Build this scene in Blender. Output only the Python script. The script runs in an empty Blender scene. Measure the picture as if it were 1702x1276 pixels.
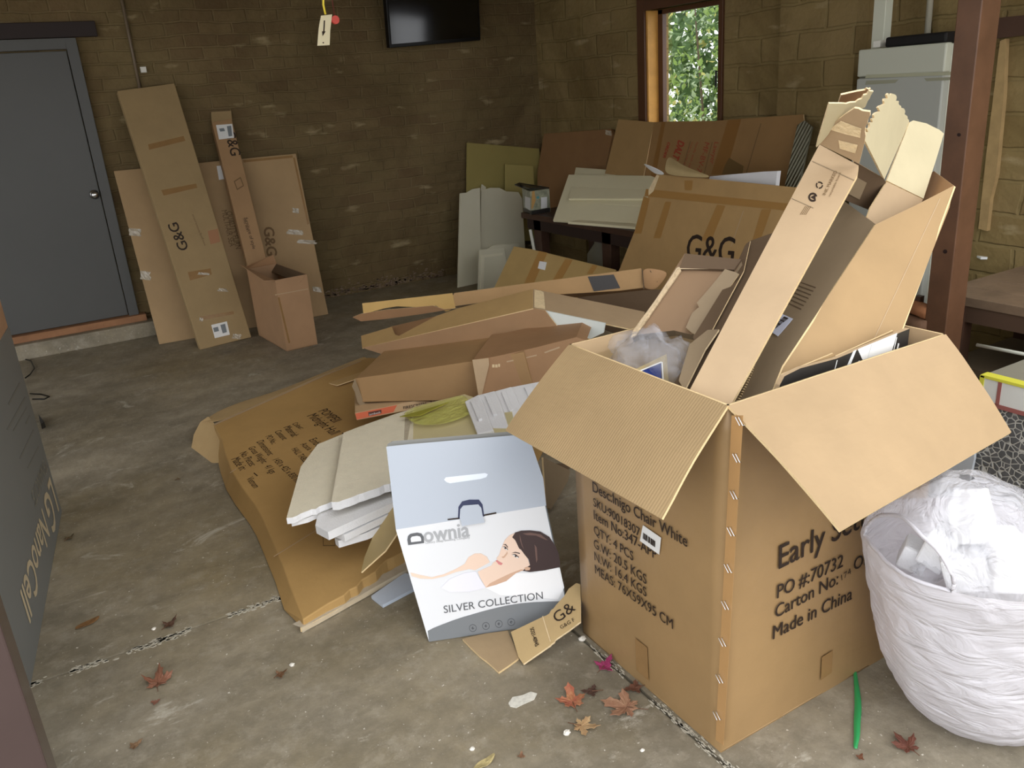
import bpy, bmesh, math, random
from mathutils import Vector, Matrix, noise
random.seed(7)
C = bpy.context.scene.collection
SC = bpy.context.scene
V = Vector
# ------------------------------------------------------------------ camera
FOC, CX, CY, CAMH = 1369.536, 851.0, 638.0, 1.6
ROLL, PITCH, YAW = 7.43459524e-02, 3.44706631e-01, 5.10110260e-01
_f = V((math.sin(YAW)*math.cos(PITCH), math.cos(YAW)*math.cos(PITCH), -math.sin(PITCH)))
_r = V((math.cos(YAW), -math.sin(YAW), 0))
_d = _f.cross(_r)
RR = math.cos(ROLL)*_r + math.sin(ROLL)*_d
DD = -math.sin(ROLL)*_r + math.cos(ROLL)*_d
CAM = V((0, 0, CAMH))
cd = bpy.data.cameras.new('camera'); cam = bpy.data.objects.new('camera', cd); C.objects.link(cam)
cd.sensor_fit = 'HORIZONTAL'; cd.sensor_width = 36; cd.lens = 36*FOC/1702; cd.clip_start = .02
cam.matrix_world = Matrix(((RR.x, -DD.x, -_f.x, 0), (RR.y, -DD.y, -_f.y, 0), (RR.z, -DD.z, -_f.z, CAMH), (0, 0, 0, 1)))
SC.camera = cam
# ------------------------------------------------------------------ light
w = bpy.data.worlds.new('world'); SC.world = w; w.use_nodes = True
bg = w.node_tree.nodes['Background']
bg.inputs[0].default_value = (.95, .97, 1.0, 1); bg.inputs[1].default_value = 1.0
SC.view_settings.view_transform = 'Standard'; SC.view_settings.look = 'None'
SC.view_settings.exposure = 1.35; SC.view_settings.gamma = 1; SC.view_settings.use_curve_mapping = False
sl = bpy.data.lights.new('sun', 'SUN'); sl.energy = .35; sl.angle = math.radians(40); sl.color = (1, .94, .84)
so = bpy.data.objects.new('sun', sl); C.objects.link(so)
so.rotation_euler = V((-.10, 1, -.75)).to_track_quat('-Z', 'Y').to_euler()

# ------------------------------------------------------------------ sighting helpers: a point of the place from a sight line and one known coordinate
def ray(x, y): return _f + RR*((x-CX)/FOC) + DD*((y-CY)/FOC)
def P(px, py, x=None, y=None, z=None):
    v = ray(px, py)
    if z is not None: t = (z-CAMH)/v.z
    elif x is not None: t = x/v.x
    else: t = y/v.y
    return CAM + v*t
class Pl:
    """a plane through three points, its normal turned to the front"""
    def __init__(s, a, b, c):
        s.p = V(a); s.n = (V(b)-s.p).cross(V(c)-s.p).normalized()
        if s.n.dot(CAM-s.p) < 0: s.n.negate()
    def __call__(s, px, py, off=0):
        v = ray(px, py); t = (s.p-CAM).dot(s.n)/v.dot(s.n)
        return CAM+v*t+s.n*off
    def sh(s, off):
        q = Pl.__new__(Pl); q.n = s.n; q.p = s.p+s.n*off; return q
def plX(x): return Pl((x, 0, 0), (x, 1, 0), (x, 0, 1))
def plY(y): return Pl((0, y, 0), (1, y, 0), (0, y, 1))
def plZ(z): return Pl((0, 0, z), (1, 0, z), (0, 1, z))

# ------------------------------------------------------------------ materials
def lin(c):
    return tuple(((v/255)/12.92 if v/255 <= .04045 else ((v/255+.055)/1.055)**2.4) for v in c)
MATS = {}
def mat(name, rgb, rough=.7, spec=.3, metal=0, var=.0, vscale=3, bump=0, bscale=40, alpha=1, trans=0, emit=0, stripe=None, sfreq=160, samp=.12, rgb2=None, coat=0, transl=0):
    if name in MATS: return MATS[name]
    m = bpy.data.materials.new(name); m.use_nodes = True; nt = m.node_tree; N = nt.nodes; L = nt.links
    b = N['Principled BSDF']; c = (*lin(rgb), 1)
    b.inputs['Base Color'].default_value = c; b.inputs['Roughness'].default_value = rough
    b.inputs['Specular IOR Level'].default_value = spec; b.inputs['Metallic'].default_value = metal
    b.inputs['Alpha'].default_value = alpha; b.inputs['Transmission Weight'].default_value = trans
    b.inputs['Coat Weight'].default_value = coat
    tc = N.new('ShaderNodeTexCoord')
    last = None
    if var > 0:
        nz = N.new('ShaderNodeTexNoise'); nz.inputs['Scale'].default_value = vscale; nz.inputs['Detail'].default_value = 6; nz.inputs['Roughness'].default_value = .62
        L.new(tc.outputs['Object'], nz.inputs['Vector'])
        r = N.new('ShaderNodeMapRange'); r.inputs[1].default_value = .3; r.inputs[2].default_value = .7
        L.new(nz.outputs['Fac'], r.inputs[0])
        mx = N.new('ShaderNodeMix'); mx.data_type = 'RGBA'
        c2 = (*lin(rgb2), 1) if rgb2 else tuple(min(1, v*(1+var)) for v in c[:3])+(1,)
        c1 = c if rgb2 else tuple(v*(1-var) for v in c[:3])+(1,)
        mx.inputs[6].default_value = c1; mx.inputs[7].default_value = c2
        L.new(r.outputs[0], mx.inputs[0]); last = mx.outputs[2]
        L.new(last, b.inputs['Base Color'])
    h = None
    if bump > 0:
        nb = N.new('ShaderNodeTexNoise'); nb.inputs['Scale'].default_value = bscale; nb.inputs['Detail'].default_value = 5
        L.new(tc.outputs['Object'], nb.inputs['Vector']); h = nb.outputs['Fac']
    if stripe is not None:
        sp = N.new('ShaderNodeSeparateXYZ'); L.new(tc.outputs['Object'], sp.inputs[0])
        dt = N.new('ShaderNodeVectorMath'); dt.operation = 'DOT_PRODUCT'; L.new(tc.outputs['Object'], dt.inputs[0]); dt.inputs[1].default_value = stripe
        mu = N.new('ShaderNodeMath'); mu.operation = 'MULTIPLY'; mu.inputs[1].default_value = sfreq*2*math.pi; L.new(dt.outputs['Value'], mu.inputs[0])
        sn = N.new('ShaderNodeMath'); sn.operation = 'SINE'; L.new(mu.outputs[0], sn.inputs[0])
        s2 = N.new('ShaderNodeMath'); s2.operation = 'MULTIPLY'; s2.inputs[1].default_value = samp; L.new(sn.outputs[0], s2.inputs[0])
        if h is not None:
            ad = N.new('ShaderNodeMath'); ad.operation = 'ADD'; L.new(h, ad.inputs[0]); L.new(s2.outputs[0], ad.inputs[1]); h = ad.outputs[0]
        else: h = s2.outputs[0]; bump = 1
    if h is not None:
        bp = N.new('ShaderNodeBump'); bp.inputs['Strength'].default_value = min(1, bump); bp.inputs['Distance'].default_value = .004
        L.new(h, bp.inputs['Height']); L.new(bp.outputs[0], b.inputs['Normal'])
    if transl > 0:
        tr = N.new('ShaderNodeBsdfTranslucent'); tr.inputs[0].default_value = c
        ms = N.new('ShaderNodeMixShader'); ms.inputs[0].default_value = transl
        L.new(b.outputs[0], ms.inputs[1]); L.new(tr.outputs[0], ms.inputs[2]); L.new(ms.outputs[0], N['Material Output'].inputs[0])
    MATS[name] = m
    return m
def cb(name, rgb, **k):
    d = dict(rough=.62, spec=.25, var=.07, vscale=5, bump=.25, bscale=30); d.update(k); l = .3*rgb[0]+.59*rgb[1]+.11*rgb[2]; rgb = tuple((c+(l-c)*.15)*.955 for c in rgb)
    return mat(name, rgb, **d)
KR = cb('kraft_cardboard', (172, 138, 92))
KRD = cb('kraft_cardboard_glossy', (164, 128, 80), rough=.42, spec=.4)
KRL = cb('kraft_cardboard_pale', (188, 158, 120))
KRI = cb('kraft_cardboard_inside', (180, 149, 108))
KRS = cb('kraft_corrugated_inside', (172, 142, 98), stripe=(0, 1, 0), sfreq=125, samp=.22)
KRO = cb('kraft_cardboard_ochre', (190, 146, 78))
KRR = cb('kraft_cardboard_reddish', (168, 124, 84))
KRG = cb('kraft_cardboard_greyish', (150, 128, 98))
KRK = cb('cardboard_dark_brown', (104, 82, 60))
EDGE = mat('cut_cardboard_edge', (222, 196, 150), rough=.9, bump=.6, bscale=300)
TORN = mat('torn_cardboard', (226, 204, 164), rough=.95, bump=1, bscale=90, var=.12, vscale=60)
TAPE = mat('brown_packing_tape', (144, 112, 72), rough=.22, spec=.5, var=.06, vscale=20, bump=.2, bscale=60)
CTAPE = mat('clear_tape_glint', (215, 205, 185), rough=.15, spec=.8, bump=.8, bscale=50, alpha=.5)  # clear tape, its glint of light put into a pale colour
INK = mat('black_print_ink', (46, 34, 26), rough=.6)
INKG = mat('faded_print_ink', (112, 88, 58), rough=.7)
INKR = mat('red_print_ink', (150, 66, 44), rough=.7)
PAPER = mat('white_label_paper', (224, 224, 222), rough=.5)
WHT = mat('white_polystyrene', (222, 222, 224), rough=.8, bump=.5, bscale=160, var=.02)
BEIGEF = mat('cream_polystyrene', (222, 214, 192), rough=.8, bump=.8, bscale=140, var=.04, vscale=30)
CREAM = mat('cream_painted_board', (205, 200, 176), rough=.4, spec=.4, var=.03)
GREYP = mat('grey_white_board', (190, 196, 202), rough=.4, spec=.5, var=.03)
BLK = mat('black_print_board', (44, 42, 40), rough=.35, spec=.5, var=.1, vscale=12)
METAL = mat('polished_metal', (200, 200, 200), rough=.2, metal=1)
DKW = mat('dark_stained_timber', (72, 50, 38), rough=.45, spec=.4, var=.25, vscale=6, bump=.4, bscale=25)

# ------------------------------------------------------------------ mesh helpers
class MB:
    def __init__(s): s.v = []; s.f = []; s.m = []
    def add(s, vs, fs, mi=0):
        o = len(s.v); s.v += [V(a) for a in vs]
        for f in fs: s.f.append([i+o for i in f]); s.m.append(mi)
        return s
    def prism(s, pts, off, mi=0, side=None):
        n = len(pts); a = [V(p) for p in pts]; b = [p+V(off) for p in a]
        s.add(a+b, [list(range(n)), list(range(2*n-1, n-1, -1))], mi)
        o = len(s.v)-2*n
        for i in range(n):
            j = (i+1) % n; s.f.append([o+i, o+n+i, o+n+j, o+j]); s.m.append(mi if side is None else side)
        return s
    def box(s, lo, hi, mi=0):
        x0, y0, z0 = lo; x1, y1, z1 = hi
        return s.prism([(x0, y0, z0), (x1, y0, z0), (x1, y1, z0), (x0, y1, z0)], (0, 0, z1-z0), mi)
    def tube(s, pts, r, n=8, mi=0):
        pts = [V(p) for p in pts]; rings = []
        for i, p in enumerate(pts):
            t = (pts[min(i+1, len(pts)-1)]-pts[max(i-1, 0)]).normalized()
            u = t.cross(V((0, 0, 1)) if abs(t.z) < .9 else V((1, 0, 0))).normalized(); q = t.cross(u)
            rr = r[i] if isinstance(r, (list, tuple)) else r
            rings.append([p+(u*math.cos(a)+q*math.sin(a))*rr for a in [2*math.pi*k/n for k in range(n)]])
        vs = [v for g in rings for v in g]; fs = []
        for i in range(len(pts)-1):
            for k in range(n):
                fs.append([i*n+k, i*n+(k+1) % n, (i+1)*n+(k+1) % n, (i+1)*n+k])
        fs += [list(range(n))[::-1], list(range((len(pts)-1)*n, len(pts)*n))]
        return s.add(vs, fs, mi)
    def grid(s, fn, nu, nv, mi=0, thick=0):
        vs = [fn(i/nu, j/nv) for j in range(nv+1) for i in range(nu+1)]
        fs = [[j*(nu+1)+i, j*(nu+1)+i+1, (j+1)*(nu+1)+i+1, (j+1)*(nu+1)+i] for j in range(nv) for i in range(nu)]
        return s.add(vs, fs, mi)
def setp(o, label=None, cat=None, group=None, kind=None):
    if label: o['label'] = label
    if cat: o['category'] = cat
    if group: o['group'] = group
    if kind: o['kind'] = kind
    return o
def thing(name, label, cat, loc, group=None):
    o = bpy.data.objects.new(name, None); C.objects.link(o); o.empty_display_size = .1
    o.location = V(loc); return setp(o, label, cat, group)
def worldloc(o):
    l = V(o.location)
    while o.parent: o = o.parent; l = l+V(o.location)
    return l
def link(name, mb, mats, parent=None, loc=None, bevel=0, smooth=False, sub=0, solid=0, label=None):
    me = bpy.data.meshes.new(name)
    base = worldloc(parent) if parent else V((0, 0, 0))
    o0 = V(loc) if loc is not None else base
    me.from_pydata([tuple(v-o0) for v in mb.v], [], mb.f)
    if not isinstance(mats, (list, tuple)): mats = [mats]
    for m in mats: me.materials.append(m)
    for p, i in zip(me.polygons, mb.m): p.material_index = i; p.use_smooth = smooth
    bm = bmesh.new(); bm.from_mesh(me)
    bmesh.ops.remove_doubles(bm, verts=bm.verts, dist=1e-5)
    bmesh.ops.recalc_face_normals(bm, faces=bm.faces)
    if bevel: bmesh.ops.bevel(bm, geom=[e for e in bm.edges if len(e.link_faces) == 2 and e.calc_face_angle(0) > .5], offset=bevel, segments=2, affect='EDGES', profile=.5, clamp_overlap=True)
    bm.to_mesh(me); bm.free()
    o = bpy.data.objects.new(name, me); C.objects.link(o)
    if parent: o.parent = parent; o.location = o0-base
    else: o.location = o0
    if solid:
        md = o.modifiers.new('thickness', 'SOLIDIFY'); md.thickness = solid; md.offset = 0
    if sub:
        md = o.modifiers.new('smooth', 'SUBSURF'); md.levels = sub; md.render_levels = sub
    if label: o['label'] = label
    return o
def struct(name, mb, m, **k):
    o = link(name, mb, m, **k); o['kind'] = 'structure'; return o
def pts(pl, px, off=0): return [pl(a, b, off) for a, b in px]
def slab(name, pl, px, t, m, parent=None, bevel=0, edge=None, **k):
    """board whose face is the polygon px on plane pl, t thick behind it"""
    q = px if isinstance(px[0], Vector) else pts(pl, px)
    mb = MB().prism(q, -pl.n*t, 0, 1 if edge else None)
    return link(name, mb, [m, edge] if edge else m, parent, bevel=bevel, **k)
def decal(name, pl, polys, m, parent, off=.0012, label=None):
    mb = MB()
    for px in polys:
        q = [pl(a, b, off) for a, b in px]; mb.prism(q, -pl.n*.0006)
    return link(name, mb, m, parent, label=label)
def jag(a, b, n, amp):
    """ragged run of points from a to b (b left out)"""
    a = V((*a, 0)); b = V((*b, 0)); d = (b-a); nr = V((-d.y, d.x, 0)).normalized()
    return [tuple((a+d*(i/n)+nr*(random.uniform(-amp, amp) if i else 0))[:2]) for i in range(n)]
_tc = {}
def textmesh(s, bold):
    k = (s, bold)
    if k in _tc: return _tc[k]
    cu = bpy.data.curves.new('t', 'FONT'); cu.body = s; cu.size = 1; cu.offset = bold; cu.resolution_u = 3
    ob = bpy.data.objects.new('t', cu); C.objects.link(ob)
    dg = bpy.context.evaluated_depsgraph_get(); dg.update()
    me = ob.evaluated_get(dg).to_mesh()
    vs = [v.co.copy() for v in me.vertices]; fs = [list(p.vertices) for p in me.polygons]
    bpy.data.objects.remove(ob); bpy.data.curves.remove(cu)
    x0 = min(v.x for v in vs); x1 = max(v.x for v in vs)
    _tc[k] = (vs, fs, x0, x1); return _tc[k]
def write(mb, pl, s, p0, p1, h=1.0, bold=.0, off=.0015, mi=0):
    """lettering on a plane: baseline runs from sight p0 to sight p1; h stretches the height"""
    a = pl(*p0, off); b = pl(*p1, off); u = (b-a); L = u.length; u.normalize(); up = pl.n.cross(u)
    vs, fs, x0, x1 = textmesh(s, 0); k = L/(x1-x0)
    for dx, dy in ([(0, 0)] if not bold else [(-1, 0), (1, 0), (0, 1), (0, -1)]):
        mb.add([a+u*((v.x-x0+dx*bold*3)*k)+up*((v.y+dy*bold*2)*k*h)+pl.n*(dx*.00008+dy*.00013) for v in vs], fs, mi)
    return mb
def letters(name, pl, rows, m, parent, bold=.0, h=1.0, off=.0015):
    for r in rows:
        mb = MB(); write(mb, pl, r[0], r[1], r[2], r[3] if len(r) > 3 else h, bold, off)
        o = link(name, mb, m, parent)
    return o
def decals(name, pl, polys, m, parent, off=.0012):
    for q in polys: o = decal(name, pl, [q], m, parent, off)
    return o
def quadline(a, b, w):
    d = V((b[0]-a[0], b[1]-a[1])); n = V((-d.y, d.x)).normalized()*w/2
    return [(a[0]+n.x, a[1]+n.y), (b[0]+n.x, b[1]+n.y), (b[0]-n.x, b[1]-n.y), (a[0]-n.x, a[1]-n.y)]
def ringpoly(c, r0, r1, n=20, a0=0, a1=358.5, ratio=1, rot=0):
    o = []
    for r, rng in ((r1, range(n+1)), (r0, range(n, -1, -1))):
        for i in rng:
            t = math.radians(a0+(a1-a0)*i/n); x = math.cos(t)*r; y = math.sin(t)*r*ratio
            o.append((c[0]+x*math.cos(rot)-y*math.sin(rot), c[1]+x*math.sin(rot)+y*math.cos(rot)))
    return o
def barcode(pl, a, b, h, n=16):
    """bars between sights a and b, each of vector h"""
    r = random.Random(3); out = []
    for i in range(n):
        t = i/n; wd = r.uniform(.25, .8)/n
        p = (a[0]+(b[0]-a[0])*t, a[1]+(b[1]-a[1])*t); q = (a[0]+(b[0]-a[0])*(t+wd), a[1]+(b[1]-a[1])*(t+wd))
        out.append([p, q, (q[0]+h[0], q[1]+h[1]), (p[0]+h[0], p[1]+h[1])])
    return out

# ================================================================== SETTING
XB, YA = 4.38, 6.85
def wallmat(name, axis, bw, bh, c1, c2, mort, msize, smear, smearc, rough=.9, dark=(70, 56, 34)):
    m = bpy.data.materials.new(name); m.use_nodes = True; N = m.node_tree.nodes; L = m.node_tree.links; b = N['Principled BSDF']
    tc = N.new('ShaderNodeTexCoord'); sp = N.new('ShaderNodeSeparateXYZ'); cbn = N.new('ShaderNodeCombineXYZ')
    L.new(tc.outputs['Object'], sp.inputs[0]); L.new(sp.outputs[axis], cbn.inputs[0]); L.new(sp.outputs['Z'], cbn.inputs[1])
    # wobble
    nw = N.new('ShaderNodeTexNoise'); nw.inputs['Scale'].default_value = 4; nw.inputs['Detail'].default_value = 5; L.new(cbn.outputs[0], nw.inputs['Vector'])
    sc = N.new('ShaderNodeVectorMath'); sc.operation = 'SCALE'; sc.inputs['Scale'].default_value = .05; L.new(nw.outputs['Color'], sc.inputs[0])
    ad = N.new('ShaderNodeVectorMath'); L.new(cbn.outputs[0], ad.inputs[0]); L.new(sc.outputs[0], ad.inputs[1])
    br = N.new('ShaderNodeTexBrick'); L.new(ad.outputs[0], br.inputs['Vector'])
    br.inputs['Scale'].default_value = 1; br.inputs['Brick Width'].default_value = bw; br.inputs['Row Height'].default_value = bh
    br.inputs['Mortar Size'].default_value = msize; br.inputs['Mortar Smooth'].default_value = .6; br.inputs['Bias'].default_value = -.3
    br.inputs['Color1'].default_value = (*lin(c1), 1); br.inputs['Color2'].default_value = (*lin(c2), 1); br.inputs['Mortar'].default_value = (*lin(mort), 1)
    n1 = N.new('ShaderNodeTexNoise'); n1.inputs['Scale'].default_value = 1.6; n1.inputs['Detail'].default_value = 8; n1.inputs['Roughness'].default_value = .65; L.new(cbn.outputs[0], n1.inputs['Vector'])
    r1 = N.new('ShaderNodeMapRange'); r1.inputs[1].default_value = .35; r1.inputs[2].default_value = .68; r1.inputs[4].default_value = smear; L.new(n1.outputs['Fac'], r1.inputs[0])
    mx = N.new('ShaderNodeMix'); mx.data_type = 'RGBA'; L.new(r1.outputs[0], mx.inputs[0]); L.new(br.outputs['Color'], mx.inputs[6]); mx.inputs[7].default_value = (*lin(smearc), 1)
    nd = N.new('ShaderNodeTexNoise'); nd.inputs['Scale'].default_value = .9; nd.inputs['Detail'].default_value = 7; nd.inputs['Roughness'].default_value = .7; nd.inputs['Distortion'].default_value = .6; L.new(cbn.outputs[0], nd.inputs['Vector'])
    rd = N.new('ShaderNodeMapRange'); rd.inputs[1].default_value = .42; rd.inputs[2].default_value = .66; rd.inputs[4].default_value = .62; L.new(nd.outputs['Fac'], rd.inputs[0])
    md = N.new('ShaderNodeMix'); md.data_type = 'RGBA'; L.new(rd.outputs[0], md.inputs[0]); L.new(mx.outputs[2], md.inputs[6]); md.inputs[7].default_value = (*lin(dark), 1); mx = md
    # pale lime flakes in streaks
    mp = N.new('ShaderNodeMapping'); mp.inputs['Scale'].default_value = (3, 9, 1); L.new(cbn.outputs[0], mp.inputs[0])
    n2 = N.new('ShaderNodeTexNoise'); n2.inputs['Scale'].default_value = 1; n2.inputs['Detail'].default_value = 7; L.new(mp.outputs[0], n2.inputs['Vector'])
    r2 = N.new('ShaderNodeMapRange'); r2.inputs[1].default_value = .63; r2.inputs[2].default_value = .73; r2.inputs[4].default_value = .6; L.new(n2.outputs['Fac'], r2.inputs[0])
    m2 = N.new('ShaderNodeMix'); m2.data_type = 'RGBA'; L.new(r2.outputs[0], m2.inputs[0]); L.new(mx.outputs[2], m2.inputs[6]); m2.inputs[7].default_value = (*lin((176, 160, 124)), 1)
    L.new(m2.outputs[2], b.inputs['Base Color']); b.inputs['Roughness'].default_value = rough; b.inputs['Specular IOR Level'].default_value = .15
    nb = N.new('ShaderNodeTexNoise'); nb.inputs['Scale'].default_value = 35; nb.inputs['Detail'].default_value = 5; L.new(tc.outputs['Object'], nb.inputs['Vector'])
    s1 = N.new('ShaderNodeMath'); s1.operation = 'MULTIPLY_ADD'; s1.inputs[1].default_value = -1.4; L.new(br.outputs['Fac'], s1.inputs[0]); L.new(nb.outputs['Fac'], s1.inputs[2])
    bp = N.new('ShaderNodeBump'); bp.inputs['Strength'].default_value = .7; bp.inputs['Distance'].default_value = .008; L.new(s1.outputs[0], bp.inputs['Height']); L.new(bp.outputs[0], b.inputs['Normal'])
    return m
BRA = wallmat('old_brown_brick', 'X', .24, .086, (118, 100, 70), (98, 78, 56), (124, 106, 76), .009, .85, (118, 104, 72))
BRB = wallmat('sandy_block', 'Y', .40, .165, (142, 122, 84), (122, 102, 66), (138, 120, 82), .014, .8, (138, 120, 78), dark=(86, 70, 38))
def concrete():
    m = bpy.data.materials.new('stained_concrete'); m.use_nodes = True; N = m.node_tree.nodes; L = m.node_tree.links; b = N['Principled BSDF']
    tc = N.new('ShaderNodeTexCoord')
    def nz(s, d, r=.6, sc=None, dist=0):
        n = N.new('ShaderNodeTexNoise'); n.inputs['Scale'].default_value = s; n.inputs['Detail'].default_value = d; n.inputs['Roughness'].default_value = r; n.inputs['Distortion'].default_value = dist
        if sc:
            mp = N.new('ShaderNodeMapping'); mp.inputs['Scale'].default_value = sc; mp.inputs['Rotation'].default_value = (0, 0, .5); L.new(tc.outputs['Object'], mp.inputs[0]); L.new(mp.outputs[0], n.inputs['Vector'])
        else: L.new(tc.outputs['Object'], n.inputs['Vector'])
        return n.outputs['Fac']
    def rng(o, a, c, hi=1):
        r = N.new('ShaderNodeMapRange'); r.inputs[1].default_value = a; r.inputs[2].default_value = c; r.inputs[4].default_value = hi; L.new(o, r.inputs[0]); return r.outputs[0]
    def mix(f, a, c):
        x = N.new('ShaderNodeMix'); x.data_type = 'RGBA'; L.new(f, x.inputs[0])
        if isinstance(a, tuple): x.inputs[6].default_value = (*lin(a), 1)
        else: L.new(a, x.inputs[6])
        if isinstance(c, tuple): x.inputs[7].default_value = (*lin(c), 1)
        else: L.new(c, x.inputs[7])
        return x.outputs[2]
    a = mix(rng(nz(1.1, 9, .68), .36, .62), (112, 105, 90), (168, 158, 138))
    a = mix(rng(nz(.5, 6, .6), .46, .62, .55), a, (136, 120, 82))
    a = mix(rng(nz(4.5, 9, .78), .42, .66, .6), a, (104, 97, 83))
    a = mix(rng(nz(11, 8, .8), .5, .72, .5), a, (176, 168, 152))
    a = mix(rng(nz(2.6, 9, .75, (1, 1.7, 1), .8), .59, .67, .7), a, (190, 184, 170))
    a = mix(rng(nz(70, 3, .6), .67, .72, .8), a, (218, 212, 200))
    L.new(a, b.inputs['Base Color']); b.inputs['Roughness'].default_value = .62; b.inputs['Specular IOR Level'].default_value = .35
    ad = N.new('ShaderNodeMath'); ad.operation = 'ADD'; L.new(nz(30, 6), ad.inputs[0]); L.new(nz(5, 6), ad.inputs[1])
    bp = N.new('ShaderNodeBump'); bp.inputs['Strength'].default_value = .45; bp.inputs['Distance'].default_value = .006; L.new(ad.outputs[0], bp.inputs['Height']); L.new(bp.outputs[0], b.inputs['Normal'])
    return m
CON = concrete()
# floor slabs with a real open joint between them
fl = MB(); jy, jw = 2.56, .006; jx = 1.165
fl.box((-3.2, jy+jw, -.15), (XB, YA, 0)); fl.box((-3.2, -2.2, -.15), (jx-jw, jy-jw, 0)); fl.box((jx+jw, -2.2, -.15), (XB, jy-jw, 0))
fl.box((-3.2, -2.2, -.16), (XB, YA, -.012))
struct('floor', fl, CON)
struct('ground', MB().box((-9, -12, -.3), (XB+.22, 12, -.16)), mat('pale_gravel', (150, 142, 126), rough=.9, var=.15, vscale=8))
mb = MB(); r_ = random.Random(9)
for i in range(900):
    if i < 480: x = r_.uniform(-.33, .5); y = jy+r_.gauss(0, .006)-.012*(r_.random() < .4); 
    else: x = jx+r_.gauss(0, .007)+.004; y = r_.uniform(.75, 1.72)
    if noise.noise(V((x*7, y*7, 0))) < -.12: continue
    s_ = r_.uniform(.0012, .005); a_ = r_.uniform(0, 6)
    e_ = 2.2 if i < 480 else .5
    mb.prism([V((x+math.cos(a_+t)*s_*e_, y+math.sin(a_+t)*s_*(1 if i < 480 else 2.2), .0006)) for t in (0, 1.3, 2.4, 3.6, 5.0)], (0, 0, .0012))
struct('floor_joint_crust', mb, mat('pale_joint_crust', (186, 180, 164), rough=.95))
# brick wall A
struct('wall_back', MB().box((-3.2, YA, -.15), (XB+.3, YA+.25, 2.6)), BRA)
# wall B with the window opening
wy0, wy1, wz0, wz1 = 4.54, 5.33, 1.12, 2.07
wb = MB(); wb.box((XB, -2.2, -.15), (XB+.22, wy0, 2.6)); wb.box((XB, wy1, -.15), (XB+.22, YA+.25, 2.6))
wb.box((XB, wy0, -.15), (XB+.22, wy1, wz0)); wb.box((XB, wy0, wz1), (XB+.22, wy1, 2.6))
struct('wall_right', wb, BRB)
struct('wall_right_pier', MB().box((XB-.10, 3.36, 0), (XB, 3.92, 2.6)), BRB)
struct('wall_right_pier', MB().box((XB-.03, 6.19, 0), (XB, YA, 2.6)), BRB)
struct('wall_left', MB().box((-3.4, 5.6, -.15), (-3.2, YA+.25, 2.6)), BRA)
ce = MB().box((-3.4, 1.3, 2.6), (XB+.3, YA+.3, 2.7))
struct('ceiling', ce, mat('pale_roof_lining', (170, 156, 130), rough=.8, var=.1))

# white lime bloom at the foot of the brick wall: crumbled mortar strip
mb = MB(); r_ = random.Random(5)
for i in range(420):
    x = r_.uniform(1.95, 3.2); z = abs(r_.gauss(0, .045)*(.5+.5*math.sin(x*9)**2))+.006+.05*max(0, noise.noise(V((x*3, 0, 0)))); s = r_.uniform(.003, .015)
    c = V((x, YA-.001, z)); mb.prism([c+V((s*r_.uniform(.7, 1.6)*math.cos(t), 0, s*.5*math.sin(t))) for t in (0, 1.1, 2.1, 3.2, 4.1, 5.2)], (0, -.003, 0))
struct('wall_back_lime_crust', mb, mat('lime_crust', (138, 118, 100), rough=.95, bump=1, bscale=200))

# door in wall A
GD = mat('slate_grey_door_paint', (84, 84, 82), rough=.45, spec=.35, var=.04, vscale=1.5)
d = MB().box((-.42, YA-.03, .17), (.50, YA+.01, 2.05)); do = struct('door_1', d, GD, bevel=.003)
mb = MB(); mb.box((.505, YA-.05, .12), (.575, YA+.01, 2.13)); mb.box((-.5, YA-.05, 2.06), (.505, YA+.01, 2.13)); mb.box((-.5, YA-.05, .12), (-.43, YA+.01, 2.06))
link('door_frame', mb, GD, do, bevel=.002)
hp = P(158, 324, y=YA-.09); mb = MB()
mb.tube([hp+V((0, .055, 0)), hp+V((0, .05, 0)), hp+V((0, .045, 0))], [.033, .033, .012], 20)
mb.tube([hp+V((0, .045, 0)), hp+V((0, .025, 0)), hp+V((0, .012, 0)), hp+V((0, 0, 0))], [.011, .014, .027, .018], 20)
link('door_knob', mb, METAL, do, smooth=True, label='chrome door knob')
struct('trim_1', MB().box((-.7, YA-.035, 2.135), (.72, YA, 2.235)), mat('dark_door_lintel', (46, 36, 34), rough=.6), bevel=.004)
struct('trim_2', MB().box((-.6, YA-.09, .115), (.62, YA, .165)), mat('worn_timber_sill', (150, 108, 76), rough=.7, var=.15, vscale=9), bevel=.004)
struct('trim_3', MB().box((-.8, YA-.16, 0), (.68, YA, .115)), CON, bevel=.01)

# window in wall B
WF = mat('red_brown_window_paint', (88, 58, 38), rough=.4, spec=.4, var=.1)
PINE = mat('yellow_pine_lit', (216, 160, 82), rough=.5, var=.12, vscale=10)  # raw pine, brightened in its colour for light falling on the jamb
mb = MB()
mb.box((XB-.02, wy1, wz0-.05), (XB+.06, wy1+.09, wz1+.1)); mb.box((XB-.02, wy0-.04, wz0-.05), (XB+.06, wy0, wz1+.1))
mb.box((XB-.02, wy0, wz1), (XB+.06, wy1, wz1+.1)); mb.box((XB-.04, wy0-.05, wz0-.06), (XB+.12, wy1+.05, wz0))
wn = struct('window_1', mb, WF, bevel=.003)
link('window_jamb', MB().box((XB+.0, wy1-.018, wz0), (XB+.14, wy1, wz1)), PINE, wn, label='bare yellow pine jamb, window light put in its colour')
mb = MB(); sx0, sx1 = XB+.10, XB+.14; s0, s1, t0, t1 = wy0+.005, wy1-.02, wz0, wz1-.0
for b_ in (((s0, t0), (s0+.022, t1)), ((s1-.05, t0), (s1, t1)), ((s0, t1-.03), (s1, t1)), ((s0, t0), (s1, t0+.06))):
    mb.box((sx0, b_[0][0], b_[0][1]), (sx1, b_[1][0], b_[1][1]))
sash = link('window_sash', mb, WF, wn, bevel=.002)
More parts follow.
